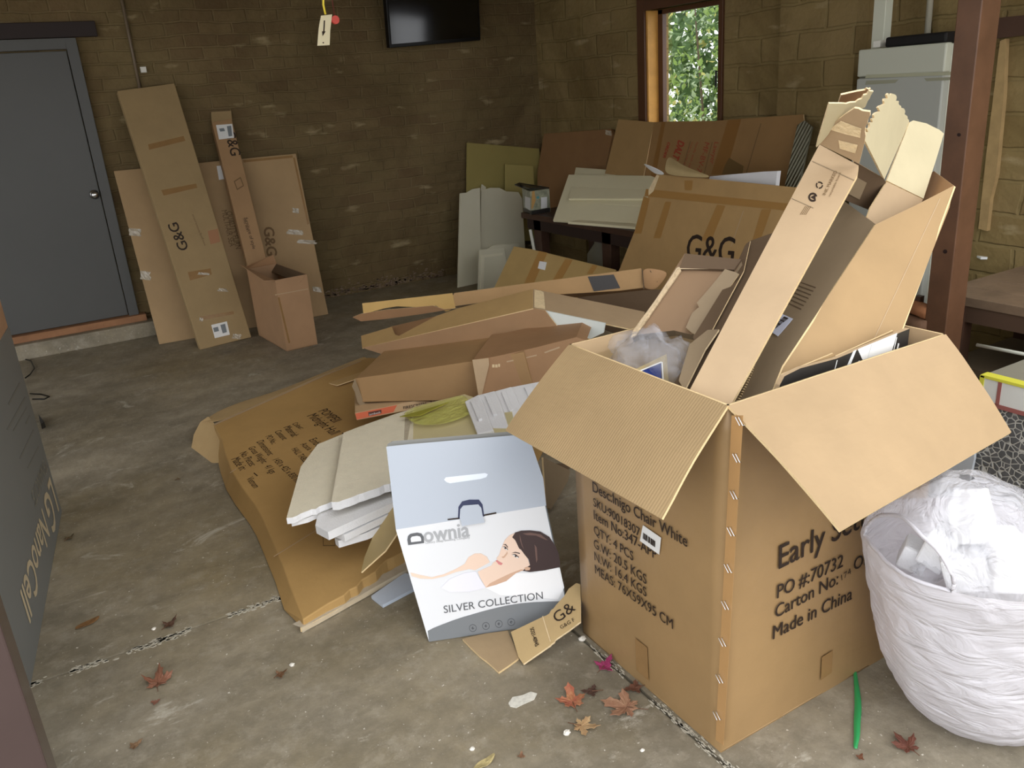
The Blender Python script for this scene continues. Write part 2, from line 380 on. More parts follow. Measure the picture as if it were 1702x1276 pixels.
gm = bpy.data.materials.new('window_glass'); gm.use_nodes = True; N = gm.node_tree.nodes; N.remove(N['Principled BSDF'])
tr = N.new('ShaderNodeBsdfTransparent'); gl = N.new('ShaderNodeBsdfGlossy'); gl.inputs['Roughness'].default_value = .03
ms = N.new('ShaderNodeMixShader'); ms.inputs[0].default_value = .06
gm.node_tree.links.new(tr.outputs[0], ms.inputs[1]); gm.node_tree.links.new(gl.outputs[0], ms.inputs[2]); gm.node_tree.links.new(ms.outputs[0], N['Material Output'].inputs[0])
link('window_pane', MB().box((XB+.118, s0+.01, t0+.05), (XB+.122, s1-.04, t1-.02)), gm, wn)
mb = MB(); q = P(1190, 130, x=XB+.04); mb.tube([q+V((0, 0, .05)), q+V((0, 0, -.06))], .007); mb.tube([q+V((0, 0, .05)), q+V((0, -.03, .035)), q+V((0, -.04, 0)), q+V((0, -.02, -.06)), q+V((0, -.05, -.09))], .004)
link('window_stay', mb, mat('black_iron', (30, 26, 24), rough=.5), wn)

# garden shrub outside
sh = thing('garden_shrub', 'leafy green shrub outside, seen through the window', 'shrub', (7.2, 6.4, 0))
LG = [mat('leaf_sunny_green', (150, 178, 96), rough=.45, transl=.4), mat('leaf_pale_green', (190, 208, 168), rough=.4, transl=.4), mat('leaf_deep_green', (84, 112, 64), rough=.5, transl=.3), mat('leaf_yellow', (216, 210, 128), rough=.5, transl=.4)]
mb = MB(); rr = random.Random(11)
for i in range(15000):
    far = i > 8000; c = V((rr.uniform(6.6, 8.0) if not far else rr.uniform(8.2, 9.6), rr.uniform(4.9, 8.6) if not far else rr.uniform(5.5, 10.5), rr.uniform(.1, 3.4)))
    cl = noise.noise(c*2.2); c.x += cl*.35
    if not far and noise.noise(c*3.1+V((5, 0, 0))) < -.3: continue
    d = V((rr.gauss(-.4, .5), rr.gauss(0, .7), rr.gauss(-.2, .7))).normalized(); n = V((rr.gauss(-.8, .5), rr.gauss(-.3, .5), rr.gauss(.5, .5))); u = d.cross(n).normalized()
    L_ = rr.uniform(.05, .11)*(1.9 if far else 1); W_ = L_*rr.uniform(.16, .3)*(1.5 if far else 1)
    k = 2 if (far and rr.random() < .7) or cl < -.12 and rr.random() < .75 else rr.choice([0, 0, 1, 1, 3] if cl > .1 else [0, 0, 1, 2])
    nn = d.cross(u)*L_*.1
    mb.add([c, c+d*L_*.35+u*W_+nn, c+d*L_, c+d*L_*.35-u*W_+nn], [[0, 1, 2, 3]], k)
link('foliage', mb, LG, sh)
mb = MB()
for i in range(16):
    b0 = V((rr.uniform(7.2, 7.9), rr.uniform(5.2, 8.2), 0)); mb.tube([b0, b0+V((rr.uniform(-.2, .1), rr.uniform(-.2, .2), 1.2)), b0+V((rr.uniform(-.5, .1), rr.uniform(-.5, .5), 2.8))], [.025, .016, .006], 6)
link('branches', mb, mat('twig_bark', (110, 96, 80), rough=.9), sh)
struct('ground', MB().box((XB+.22, -2.2, -.3), (14, 12, -.05)), mat('garden_soil', (86, 92, 56), rough=.95, var=.2))
# ================================================================== things follow

# ------------------------------------------------------------------ THE BIG OPEN CARTON
bx0, bx1, by0, by1, bh = 1.185, 1.935, 1.19, 1.785, .935
T = .006
bc = thing('open_shipping_carton', 'largest open carton, standing upright in front, stuffed with cardboard, two flaps hanging down', 'cardboard box', (1.56, 1.48, 0))
mb = MB()
def bow(u, v, amp, k): return amp*math.sin(math.pi*u)*math.sin(math.pi*min(1, v*1.0))+.0025*noise.noise(V((u*4+k, v*5, k)))*math.sin(math.pi*u)
def wall_panel(mb, a, b, h, n, amp, k):
    a = V(a); b = V(b); n = V(n)
    for s, o in ((0, 0), (1, -T)):
        mb.grid(lambda u, v: a+(b-a)*u+V((0, 0, h*v))+n*(o+bow(u, v, amp, k)), 14, 14, s)
    # rim
    m = 14; o = len(mb.v)
    for i in range(m+1):
        u = i/m; p = a+(b-a)*u+V((0, 0, h))+n*bow(u, 1, amp, k); mb.v += [p, p-n*T]
    for i in range(m): mb.f.append([o+2*i, o+2*i+2, o+2*i+3, o+2*i+1]); mb.m.append(2)
wall_panel(mb, (bx0, by0, 0), (bx1, by0, 0), bh, (0, -1, 0), .004, 1)
wall_panel(mb, (bx0, by1, 0), (bx0, by0, 0), bh, (-1, 0, 0), .004, 2)
wall_panel(mb, (bx1, by0, 0), (bx1, by1, 0), bh, (1, 0, 0), .006, 3)
wall_panel(mb, (bx1, by1, 0), (bx0, by1, 0), bh, (0, 1, 0), .006, 4)
mb.box((bx0, by0, .001), (bx1, by1, .006))
link('body', mb, [KRD, KRI, EDGE], bc, smooth=True)
# flaps
def flap(name, h0, h1, t1, t0, m, mi, nrm):
    mb = MB(); h0, h1, t1, t0 = map(V, (h0, h1, t1, t0)); n = (h1-h0).cross(t0-h0).normalized()
    if n.z < 0: n = -n
    f = lambda u, v, o: (h0*(1-u)+h1*u)*(1-v)+(t0*(1-u)+t1*u)*v+n*(o+.006*math.sin(v*3.1)+.002*noise.noise(V((u*3, v*3, nrm))))
    N_ = 12
    mb.grid(lambda u, v: f(u, v, 0), N_, N_, 0); mb.grid(lambda u, v: f(u, v, -T), N_, N_, 1)
    for a, b in (((0, 1), (1, 1)), ((0, 0), (0, 1)), ((1, 0), (1, 1))):
        for i in range(N_):
            p = [(a[0]+(b[0]-a[0])*k/N_, a[1]+(b[1]-a[1])*k/N_) for k in (i, i+1)]
            mb.add([f(*p[0], 0), f(*p[1], 0), f(*p[1], -T), f(*p[0], -T)], [[0, 1, 2, 3]], 2)
    return link(name, mb, [m, KRD, EDGE], bc, smooth=False)
flap('flap', (bx0, by1, bh), (bx0, by0, bh), P(1100, 862, y=by0-.02), P(840, 715, y=by1), KRS, 0, 1)
flap('flap', (bx0, by0, bh), (bx1, by0, bh), P(1681, 718, x=bx1+.03), P(1397, 882, x=bx0-.0+.004), KRI, 0, 5)
flap('flap', (bx1, by1, bh-.01), (bx0, by1, bh-.01), (bx0+.02, by1-.03, .64), (bx1-.02, by1-.03, .64), KRS, 0, 7)
# printing
pL = plX(bx0-.0055); pF = plY(by0-.0055)
letters('printing', pL, [
    ('Desc:Inigo Chair White', (986, 816), (1143, 909)), ('SKU:90018307', (987, 840), (1064, 892)),
    ('Item No:347-APP', (988, 862), (1092, 930)), ('QTY: 4 PCS', (988, 886), (1053, 932)),
    ('G.W: 20.5 KGS', (988, 909), (1075, 971)), ('N.W: 16.4 KGS', (989, 930), (1075, 992)),
    ('MEAS: 76X59X95 CM', (990, 952), (1119, 1045))], INK, bc, bold=.004, h=1.12)
letters('printing', pF, [
    ('Early Settler', (1294, 945), (1478, 853)), ('PO #:70732', (1291, 994), (1400, 941)),
    ('Carton No:', (1288, 1027), (1392, 970)), ('OF', (1418, 948), (1443, 935)), ('Made in China', (1284, 1062), (1415, 995))], INK, bc, bold=.004, h=1.12)
letters('handwriting', pF, [('174', (1398, 964), (1414, 952), .9)], INK, bc)
lb = decal('barcode_label', pL, [[(1070, 872), (1100, 893), (1097, 921), (1065, 898)]], PAPER, bc, off=.003)
decal('barcode', pL, barcode(pL, (1071, 884), (1092, 899), (-.5, 10)), INK, lb, off=.0045)
decal('tape', pL, [[(1056, 1060), (1076, 1076), (1078, 1130), (1058, 1113)]], TAPE, bc, off=.001)
decal('tape', pF, [[(1366, 1092), (1384, 1080), (1382, 1117), (1364, 1130)]], TAPE, bc, off=.001)
decal('corner_seam', pL, [[(1217, 690), (1236, 690), (1203, 1238), (1190, 1229)]], mat('kraft_seam_strip', (178, 138, 90), rough=.3, spec=.5, bump=.6, bscale=18), bc, off=.0015)
for k in range(9):
    t = k/8.4; cx = 1231-40*t; cy = 700+513*t; mb = MB()
    for o_ in (0, 5):
        mb.tube([pL(cx-5+o_, cy-8, .002), pL(cx-5+o_, cy-8, .006), pL(cx+2+o_, cy+6, .006), pL(cx+2+o_, cy+6, .002)], .0011, 5)
    link('staple', mb, METAL, bc)
# ------------------------------------------------------------------ THINGS IN THE BIG CARTON
# tall wide carton with torn flaps
tw = thing('tall_torn_carton', 'tall wide carton leaning out of the big open carton, its torn top flaps bright', 'cardboard box', P(1275, 655, y=1.27))
W1 = Pl(P(1275, 655, y=1.29), P(1455, 372, y=1.42), P(1500, 545, y=1.275))
wide = [(1268, 700), (1275, 650), (1300, 608), (1455, 373), (1520, 342), (1586, 308), (1578, 345), (1500, 545), (1490, 600), (1470, 640)]
slab('front_panel', W1, wide, .006, KR, tw, edge=EDGE)
decal('crease', W1, [quadline((1562, 330), (1440, 590), 1.2)], KRL, tw, off=.001)
S1 = Pl(P(1275, 655, y=1.275), P(1455, 374, y=1.425), P(1390, 326, y=1.72))
sp_ = slab('side_panel', S1, [(1200, 690), (1275, 668), (1300, 608), (1456, 373), (1395, 328), (1330, 380), (1180, 640)], .005, KRG, tw, edge=EDGE)  # greyer kraft than the front panel; this side's shade is in the colour
bl = decal('barcode_label', S1, [[(1295, 520), (1319, 531), (1294, 560), (1273, 546)]], mat('pale_blue_label', (206, 212, 232), rough=.4), sp_, off=.003)
decal('barcode', S1, barcode(S1, (1291, 547), (1313, 530), (-7, -3), 12), INK, bl, off=.0045)
mb = MB()
for i in range(26):
    t = i/25; p = (1262-36*t+6*math.sin(t*3), 570+97*t); q = [S1(p[0]-1.5, p[1]-1, .003), S1(p[0]+1.5, p[1]-1, .003), S1(p[0]+1.5, p[1]+1, .003), S1(p[0]-1.5, p[1]+1, .003)]
    mb.prism(q, -S1.n*.002)
link('perforation', mb, EDGE, tw)
decals('crease', S1, [quadline((1310+i*-3, 462+i*5.5), (1356-i*4, 478+i*6), 1.4) for i in range(7)], KRK, tw, off=.001)
R1 = Pl(W1(1586, 308), W1(1500, 545), P(1552, 284, y=W1(1586, 308).y+.16))
slab('right_panel', R1, [(1586, 309), (1552, 284), (1510, 320), (1480, 545), (1498, 548)], .005, KRR, tw, edge=EDGE)
B1 = Pl(P(1447, 345, y=1.50), P(1530, 335, y=1.50), P(1475, 300, y=1.52))
slab('back_panel', B1, [(1438, 372), (1447, 345), (1474, 302), (1534, 331), (1530, 341), (1500, 380)], .005, KRL, tw, edge=EDGE)
PALE = cb('kraft_inside_sunlit_side', (206, 192, 152))  # lit copy of the inside kraft, daylight on the torn flaps painted in
F1 = Pl(P(1475, 300, y=1.52), P(1534, 331, y=1.50), P(1510, 200, y=1.60))
slab('top_flap', F1, [(1474, 300), (1512, 203), (1518, 200), (1540, 205), (1562, 216), (1569, 222), (1556, 265), (1535, 330)], .005, PALE, tw, edge=TORN)
F2 = Pl(P(1472, 298, y=1.52), P(1511, 203, y=1.60), P(1437, 228, y=1.40))
slab('torn_flap', F2, [(1470, 298), (1437, 232)]+jag((1437, 228), (1474, 158), 22, 4)+jag((1474, 158), (1485, 156), 4, 3)+jag((1485, 156), (1512, 202), 18, 3.2)+[(1511, 204)], .005, PALE, tw, edge=TORN)
D1 = Pl(P(1425, 272, y=1.50), P(1475, 300, y=1.515), P(1395, 328, y=1.56))
dk = slab('inner_flap', D1, [(1420, 268), (1468, 296), (1473, 304), (1447, 350), (1393, 328)], .005, KRK, tw, edge=EDGE)
decal('paper_label', D1, [[(1420, 292), (1440, 303), (1428, 331), (1407, 320)]], KRG, dk, off=.002)
# narrow long carton
na = thing('narrow_long_carton', 'long narrow carton strip in the big carton, recycling marks and torn end', 'cardboard box', P(1180, 658, y=1.27))
NP = Pl(P(1148, 645, y=1.33), P(1212, 672, y=1.24), P(1395, 258, y=1.46))
slab('panel', NP, [(1140, 660), (1362, 240), (1427, 275), (1425, 290), (1205, 690)], .012, KRL, na, edge=EDGE)
letters('printing', NP, [('INK MARKED', (1372, 325), (1392, 285), .8), ('recyclable board', (1380, 327), (1398, 288), .6)], INKG, na)
decal('recycling_mark', NP, [ringpoly((1351, 328), 4.6, 7.6, 14, 30, 330, 1, .3), ringpoly((1362, 308), 4, 6, 10, 0, 100), ringpoly((1362, 308), 4, 6, 10, 125, 220), ringpoly((1362, 308), 4, 6, 10, 245, 340), [(1347, 328), (1355, 324), (1356, 333)]], INK, na)
decals('small_print', NP, [quadline((1330+i*3, 357-i*0), (1339+i*3, 343-i*0), .8) for i in range(4)], INKG, na)
E1 = Pl(P(1362, 243, y=1.46), P(1428, 275, y=1.40), P(1400, 190, y=1.36))
slab('end_flap', E1, [(1363, 240), (1385, 205), (1405, 190)]+jag((1420, 180), (1446, 186), 4, 2)+jag((1446, 186), (1436, 232), 7, 3)+[(1437, 236), (1428, 272)], .005, KRL, na, edge=TORN)
E2 = Pl(P(1358, 246, y=1.45), P(1378, 172, y=1.35), P(1440, 165, y=1.33))
slab('torn_flap', E2, [(1357, 245), (1360, 232), (1378, 172)]+jag((1400, 172), (1420, 171), 3, 1)+jag((1422, 170), (1451, 150), 6, 2.5)+jag((1452, 152), (1442, 172), 5, 2)+jag((1438, 178), (1402, 190), 6, 2.5)+jag((1400, 192), (1362, 243), 5, 1.5), .004, PALE, na, edge=TORN)
E3 = Pl(P(1395, 170, y=1.40), P(1400, 156, y=1.36), P(1452, 150, y=1.36))
slab('back_flap', E3, [(1393, 174), (1398, 158), (1425, 152)]+jag((1438, 150), (1450, 146), 4, 2)+[(1450, 155), (1430, 172)], .004, KRR, na, edge=TORN)
decals('crease', NP, [quadline((1350, 268), (1420, 300), 1.2), quadline((1316, 330), (1352, 346), 1)], KRG, na)
decal('torn_patch', E1, [[(1378, 214), (1398, 200), (1432, 213), (1430, 228), (1405, 222)], [(1394, 232), (1426, 240), (1422, 254), (1396, 246)]], TORN, na, off=.002)
# dark folded board left of the narrow strip
db = thing('dark_folded_board', 'dark folded cardboard leaning beside the narrow long carton', 'cardboard', P(1160, 620, y=1.45))
DB = Pl(P(1283, 388, y=1.70), P(1130, 640, y=1.40), P(1240, 405, y=1.74))
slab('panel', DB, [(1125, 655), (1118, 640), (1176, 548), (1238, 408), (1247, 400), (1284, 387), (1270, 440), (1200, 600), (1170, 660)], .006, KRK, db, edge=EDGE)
slab('inner_strip', DB.sh(.02), [(1128, 632), (1146, 572), (1176, 548), (1195, 547), (1172, 580), (1138, 648)], .005, KRG, db, edge=TORN)
slab('fold', DB.sh(.012), [(1152, 560), (1220, 450), (1240, 405), (1247, 400), (1236, 450), (1178, 558), (1160, 588)], .004, KRK, db, edge=EDGE)
# tray-like shallow carton with foam rim
tr_ = thing('shallow_tray_carton', 'brown shallow tray carton with a pale rim painted to glint, between bubble wrap and dark board', 'cardboard box', P(1100, 560, x=1.42))
TP = Pl(P(1055, 555, x=1.37), P(1150, 560, x=1.46), P(1140, 424, x=1.58))
slab('panel', TP, [(1050, 560), (1138, 421), (1232, 431), (1226, 446), (1150, 556), (1120, 549), (1060, 556)], .03, mat('brown_matt_board', (138, 112, 86), rough=.6, var=.06), tr_, edge=KRG)
slab('top_rim', TP.sh(.012), [(1138, 421), (1232, 431), (1220, 448), (1130, 445)], .01, KRK, tr_)
slab('glint_rim', TP.sh(.010), [(1049, 561), (1052, 549), (1129, 444), (1132, 449), (1058, 556)], .006, mat('crinkled_kraft_glint', (190, 168, 136), rough=.35, bump=1, bscale=70, var=.3, vscale=90), tr_)  # pale crinkled strip; the glint along the edge is painted into it
decal('pale_print_line', TP, [quadline((1127, 449), (1198, 449), 3.2), quadline((1127, 449), (1060, 550), 2)], mat('pale_print', (190, 170, 140), rough=.6), tr_, off=.011)
slab('folded_insert', TP.sh(.02), [(1140, 544), (1150, 520), (1162, 510), (1158, 503), (1178, 480), (1205, 447), (1222, 452), (1228, 455), (1160, 556), (1150, 553)], .004, KRG, tr_, edge=EDGE)
# black printed box standing inside the front wall
bb = thing('black_product_box', 'flat black printed product box slotted inside the front wall of the big carton', 'box', P(1400, 600, y=1.215))
BP = plY(1.222)
blk = [(1292, 665), (1296, 640), (1304, 625), (1330, 612), (1390, 596), (1512, 546), (1507, 590), (1500, 640), (1400, 690), (1300, 700)]
slab('carton', BP, blk, .012, BLK, bb, edge=KRL)
slab('kraft_liner', plY(1.238), [(1290, 668), (1300, 622), (1385, 587), (1389, 592), (1485, 549), (1484, 556), (1470, 650), (1300, 690)], .004, KR, bb, edge=EDGE)
decal('printing', BP, [[(1425, 580), (1491, 553), (1479, 592), (1437, 607)], [(1418, 583), (1423, 581), (1408, 618), (1402, 620)]], PAPER, bb)
decal('clock_picture', BP, [ringpoly((1462, 600), 7, 10, 14, 150, 390)], INK, bb, off=.003)
decals('panel_line', BP, [quadline((1489, 560), (1482, 590), 1), quadline((1390, 598), (1382, 628), 1), quadline((1448, 572), (1440, 600), 1)], PAPER, bb, off=.003)
decals('printed_dot', BP, [ringpoly((1427, 601), 0, 2.4, 8), ringpoly((1424, 608), 0, 2.6, 8), quadline((1492, 570), (1488, 588), 2)], PAPER, bb, off=.003)
# framed picture in bubble wrap
fp = thing('framed_picture', 'small framed blue picture poking out of clear plastic wrap', 'picture frame', P(1090, 620, x=1.27))
FP = Pl(P(1062, 612, x=1.215), P(1108, 590, x=1.34), P(1110, 640, x=1.27))
slab('frame', FP, [(1055, 614), (1108, 588), (1112, 640), (1098, 660), (1060, 640)], .015, mat('champagne_frame', (178, 160, 118), rough=.3, metal=.3), fp)
decal('picture', FP, [[(1062, 619), (1098, 604), (1099, 634), (1085, 640)]], mat('deep_blue_print', (34, 50, 110), rough=.25), fp, off=.002)
decal('white_liner', FP, [quadline((1062, 618), (1098, 603), 1.8), quadline((1099, 603), (1101, 636), 2)], PAPER, fp, off=.004)
def film(name, a, col=(225, 228, 238)):
    m = bpy.data.materials.new(name); m.use_nodes = True; N = m.node_tree.nodes; L = m.node_tree.links; b = N['Principled BSDF']
    b.inputs['Base Color'].default_value = (*lin(col), 1); b.inputs['Roughness'].default_value = .12; b.inputs['Specular IOR Level'].default_value = .8
    t = N.new('ShaderNodeBsdfTransparent'); x = N.new('ShaderNodeMixShader'); x.inputs[0].default_value = a
    L.new(t.outputs[0], x.inputs[1]); L.new(b.outputs[0], x.inputs[2]); L.new(x.outputs[0], N['Material Output'].inputs[0])
    tc = N.new('ShaderNodeTexCoord'); n = N.new('ShaderNodeTexNoise'); n.inputs['Scale'].default_value = 16; n.inputs['Detail'].default_value = 3; n.inputs['Distortion'].default_value = 1.5; L.new(tc.outputs['Object'], n.inputs['Vector'])
    bp = N.new('ShaderNodeBump'); bp.inputs['Strength'].default_value = .9; bp.inputs['Distance'].default_value = .02; L.new(n.outputs['Fac'], bp.inputs['Height']); L.new(bp.outputs[0], b.inputs['Normal'])
    return m
FILM = film('clear_plastic_film', .16)
pw = MB(); c0 = P(1085, 610, x=1.36); rr = random.Random(2)
def blob(mb, c, r, sc, amp, fr, nu=28, nv=18, seed=0):
    def f(u, v):
        th = 2*math.pi*u; ph = math.pi*v; d = V((math.cos(th)*math.sin(ph), math.sin(th)*math.sin(ph), math.cos(ph)))
        k = r*(1+amp*noise.noise(d*fr+V((seed, 0, 0)))+amp*.5*abs(noise.noise(d*fr*2.7+V((seed, 3, 0)))))
        return c+V((d.x*sc[0], d.y*sc[1], d.z*sc[2]))*k
    mb.grid(f, nu, nv)
blob(pw, P(1080, 606, x=1.30), .10, (.75, 1.25, .85), .45, 2.2)
o = link('plastic_wrap', pw, FILM, None, loc=P(1080, 620, x=1.30), smooth=True)
setp(o, 'clear crinkled plastic wrap around the framed picture in the big carton', 'plastic wrap')

# ================================================================== CARTONS LEANING BY THE DOOR
KD1 = cb('kraft_flat_carton_tan', (176, 142, 96)); KD2 = cb('kraft_flat_carton_olive', (166, 138, 92)); KD3 = cb('kraft_flat_carton_brown', (172, 132, 88))
def glint(pl, c, n, s, parent, seed):
    """crumpled bit of clear tape"""
    r = random.Random(seed); mb = MB(); k = 6
    g = [[pl(c[0]+(i/k-.5)*s[0]+r.uniform(-.1, .1)*s[0], c[1]+(j/3-.5)*s[1]+(i/k-.5)*n, r.uniform(.001, .006)) for i in range(k+1)] for j in range(4)]
    vs = [p for row in g for p in row]; fs = [[j*(k+1)+i, j*(k+1)+i+1, (j+1)*(k+1)+i+1, (j+1)*(k+1)+i] for j in range(3) for i in range(k)]
    mb.add(vs, fs); return link('crumpled_tape', mb, CTAPE, parent, solid=.0004)
wf = thing('wide_flat_carton', 'wide flat carton leaning on the brick wall behind the two tall ones', 'cardboard box', (1.2, 6.4, 0))
WP = Pl(P(265, 572, z=0), P(545, 522, z=0), P(190, 283, y=YA-.07))
slab('carton', WP, [(189, 284), (492, 255), (546, 522), (265, 573)], .045, KD1, wf, bevel=.004)
letters('logo', WP, [('G&G', (438, 378), (444, 425))], INKG, wf, bold=.01)
for a, b, n in (((432, 378), (440, 440), 0),): pass
for i, (c, s) in enumerate((((224, 386), (22, 12)), ((242, 458), (16, 14)), ((490, 386), (26, 8)), ((491, 350), (10, 8)), ((527, 481), (14, 8)), ((510, 402), (30, 6)))): glint(WP, c, 2, s, wf, i)
decal('tape', WP, [[(487, 262), (490, 262), (514, 372), (511, 373)], [(404, 266), (486, 258), (487, 262), (405, 270)]], TAPE, wf, off=.001)
letters('printed_panel', WP, [('MULTI-AIR SEA', (368, 350), (382, 410), 1.4), ('QUALITY FURN', (376, 352), (392, 414), 1.4), ('PRODUCT OF', (385, 356), (398, 412), 1.4)], INKG, wf)
decal('shipping_label', WP, [[(360, 276), (371, 275), (375, 297), (364, 299)]], PAPER, wf, off=.002)
tg = thing('tall_wide_carton', 'tallest carton by the grey door, wide and flat, black logo at mid-height', 'cardboard box', (1.03, 6.05, 0))
TG = Pl(P(333, 581, z=0), P(417, 562, z=0), P(243, 143, y=YA-.11))
slab('carton', TG, [(195, 151), (290, 138), (418, 560), (333, 581)], .05, KD2, tg, bevel=.004)
letters('logo', TG, [('G&G', (314, 413), (294, 369))], INK, tg, bold=.004)
letters('printing', TG, [('www.gandg-furniture.com.au', (342, 408), (321, 356), 1.0)], INKG, tg)
decals('tape', TG, [[(246, 240), (305, 226), (308, 234), (248, 249)], [(268, 316), (326, 305), (328, 312), (272, 325)], [(312, 452), (350, 446), (352, 456), (316, 466)], [(332, 526), (388, 517), (389, 522), (334, 532)]], TAPE, tg, off=.001)
la = decal('shipping_label', TG, [[(351, 540), (377, 534), (382, 556), (357, 562)]], PAPER, tg, off=.002)
decals('label_print', TG, [[(366, 540), (374, 538), (377, 552), (370, 554)], [(354, 545), (362, 543), (364, 550), (356, 552)]], mat('grey_label_print', (120, 126, 130)), la, off=.0035)
decal('red_mark', TG, [[(345, 384), (362, 380), (366, 402), (350, 406)]], mat('faint_red_print', (160, 116, 84)), tg)
for i, (c, s) in enumerate((((370, 482), (16, 5)), ((334, 531), (6, 6)), ((393, 559), (14, 8)), ((338, 455), (18, 4)))): glint(TG, c, 1, s, tg, i+20)
nt_ = thing('tall_narrow_carton', 'tall narrow carton with a white label at its top, behind the small open box', 'cardboard box', (1.35, 6.1, 0))
NT = Pl(P(440, 556, z=0), P(470, 550, z=0), P(368, 190, y=YA-.07))
slab('carton', NT, [(352, 203), (385, 197), (472, 548), (440, 556)], .07, KD3, nt_, bevel=.003)
slab('end_cap', NT.sh(-.02), [(351, 186), (384, 184), (386, 200), (352, 204)], .04, KD2, nt_)
la = decal('shipping_label', NT, [[(359, 208), (386, 206), (389, 229), (364, 232)]], PAPER, nt_, off=.002)
decals('label_print', NT, [[(377, 210), (384, 209), (386, 226), (380, 227)], [(364, 214), (372, 213), (374, 218), (366, 219)]], mat('grey_label_print', (120, 126, 130)), la, off=.0035)
letters('logo', NT, [('G&G', (373, 218), (384, 259), 1.1)], INK, nt_, bold=.004)
decal('diamond_mark', NT, [ringpoly((397, 305), 7, 9, 4, 20, 378, 1.3)], INKG, nt_)
letters('printing', NT, [('furniture of style', (406, 362), (420, 414), 1.0), ('THIS WAY', (403, 362), (410, 386), .9)], INK, nt_)
# small open box
sb = thing('small_open_box', 'small upright open carton on the floor before the tall cartons', 'cardboard box', (1.4, 5.75, 0))
a, b, c = P(477, 584, z=0), P(528, 572, z=0), P(430, 557, z=0)
d_ = b+c-a; H = .5; mb = MB()
KS1 = cb('kraft_small_box', (178, 136, 96)); 
def opencart(parent, a, b, d, c, H, m, mi, up=V((0, 0, 1)), t=.005):
    """open box on base corners a b d c"""
    mb = MB(); cen = (a+b+c+d)/4
    for p, q in ((a, b), (b, d), (d, c), (c, a)):
        n = (q-p).cross(up).normalized(); 
        if n.dot(cen-p) < 0: n = -n
        mb.prism([p, q, q+up*H, p+up*H], n*t, 0)
    mb.prism([a, b, d, c], up*t, 0)
    return link('body', mb, [m, mi], parent)
opencart(sb, a, b, d_, c, H, KS1, KRI)
SF = Pl(a, b, a+V((0, 0, 1)))
u = (b-a).normalized(); bk = (c-a).normalized()
top = V((0, 0, H))
link('flap', MB().prism([d_+top, c+top, c+top+V((0, .02, .01))+bk*.01, d_+top+V((0, .02, .06))+bk*.03], bk*.004), KRR, sb)
link('flap', MB().prism([a+top, c+top, c+top+V((0, 0, .05))-u*.05, a+top-u*.07+V((0, 0, .01))], V((0, 0, -.004))), KS1, sb)
link('flap', MB().prism([b+top-u*.006, d_+top-u*.006, d_+top+V((0, 0, -.05))-u*.05, b+top-u*.06+V((0, 0, -.05))], V((0, 0, -.004))), KRK, sb)
decal('crease', SF, [quadline((457, 490), (512, 480), 1.5)], KRL, sb, off=.001)
decal('tape', SF, [quadline((463, 494), (481, 570), 3)], TAPE, sb, off=.001)
link('tape_tab', MB().prism([P(436, 469, y=5.85), P(442, 467, y=5.85), P(443, 476, y=5.85), P(438, 478, y=5.85)], (0, .004, 0)), mat('yellow_tape_tab', (226, 206, 120), rough=.3), sb)
# conduit, saddle
cn = MB(); a = P(203, 0, y=YA-.02); b = P(233, 150, y=YA-.02); cn.tube([V((a.x, YA-.014, 2.6)), V((b.x, YA-.014, 1.55))], .011, 10)
o = link('cable_conduit', cn, mat('grey_brown_conduit', (112, 98, 80), rough=.4), None, loc=(b.x, YA-.014, 1.55), smooth=True); setp(o, 'thin vertical cable conduit on the brick wall beside the door', 'pipe')
q = P(236, 116, y=YA-.01); link('saddle_clip', MB().box(q+V((-.012, -.022, -.02)), q+V((.028, .008, .02))), mat('white_plastic', (226, 224, 214), rough=.4), o, bevel=.003)
# wall tv
tv = thing('wall_television', 'black flat television mounted high on the brick wall', 'television', P(720, 60, y=6.68))
a, b = P(648, 80, y=6.60), P(799, 67, y=6.74); hh = V((0, -.05, .56)); n = (b-a).cross(hh).normalized()
if n.y > 0: n = -n
mb = MB().prism([a, b, b+hh, a+hh], -n*.05); link('casing', mb, mat('black_plastic_casing', (14, 14, 15), rough=.35), tv, bevel=.004)
ff = lambda p: a+(b-a)*p[0]+hh*p[1]+n*.001
link('screen', MB().prism([ff(p) for p in ((.02, .05), (.98, .05), (.98, .97), (.02, .97))], n*.001), mat('tv_screen_glass', (6, 8, 10), rough=.12, spec=.7), tv)
mid = (a+b)/2+hh*.6; link('wall_bracket', MB().box(mid+V((-.12, .04, -.12)), (mid.x+.12, YA, mid.z+.12)), mat('black_plastic_casing', (14, 14, 15)), tv)
# hanging tag
ht = thing('hanging_tag', 'cream card tag hanging on a yellow cord in front of the brick wall', 'tag', P(540, 22, y=2.9))
TG2 = Pl(P(534, 24, y=2.9), P(552, 24, y=2.93), P(528, 76, y=2.9))
mb = MB(); 
cor = [(534, 26), (552, 24), (549, 50), (548, 75), (528, 76), (530, 48)]
slab('card', TG2, cor, .0012, mat('aged_cream_card', (232, 222, 188), rough=.5), ht)
decal('printed_arrow', TG2, [[(538, 34), (540, 34), (539, 52), (541, 52), (536, 60), (535, 52), (537, 52)]], INK, ht, off=.001)
decal('eyelet', TG2, [ringpoly((537, 71), 0, 1.2, 8)], INK, ht, off=.001)
tp = P(541, 24, y=2.9); link('cord', MB().tube([tp, tp+V((-.003, 0, .03)), P(538, -20, y=2.9), V((tp.x-.01, 2.9, 2.6))], .0035, 7), mat('yellow_cord', (226, 202, 66), rough=.6), ht, smooth=True)
q = P(557, 33, y=3.0); link('red_toggle', MB().tube([q+V((0, -.006, 0)), q+V((0, .006, 0))], .014, 12), mat('red_plastic', (190, 60, 44), rough=.4), ht)

link('toggle_cord', MB().tube([q, q+V((-.004, 0, .2)), V((q.x-.02, 2.95, 2.6))], .002, 6), mat('dark_red_cord', (96, 46, 38), rough=.7), ht, smooth=True)

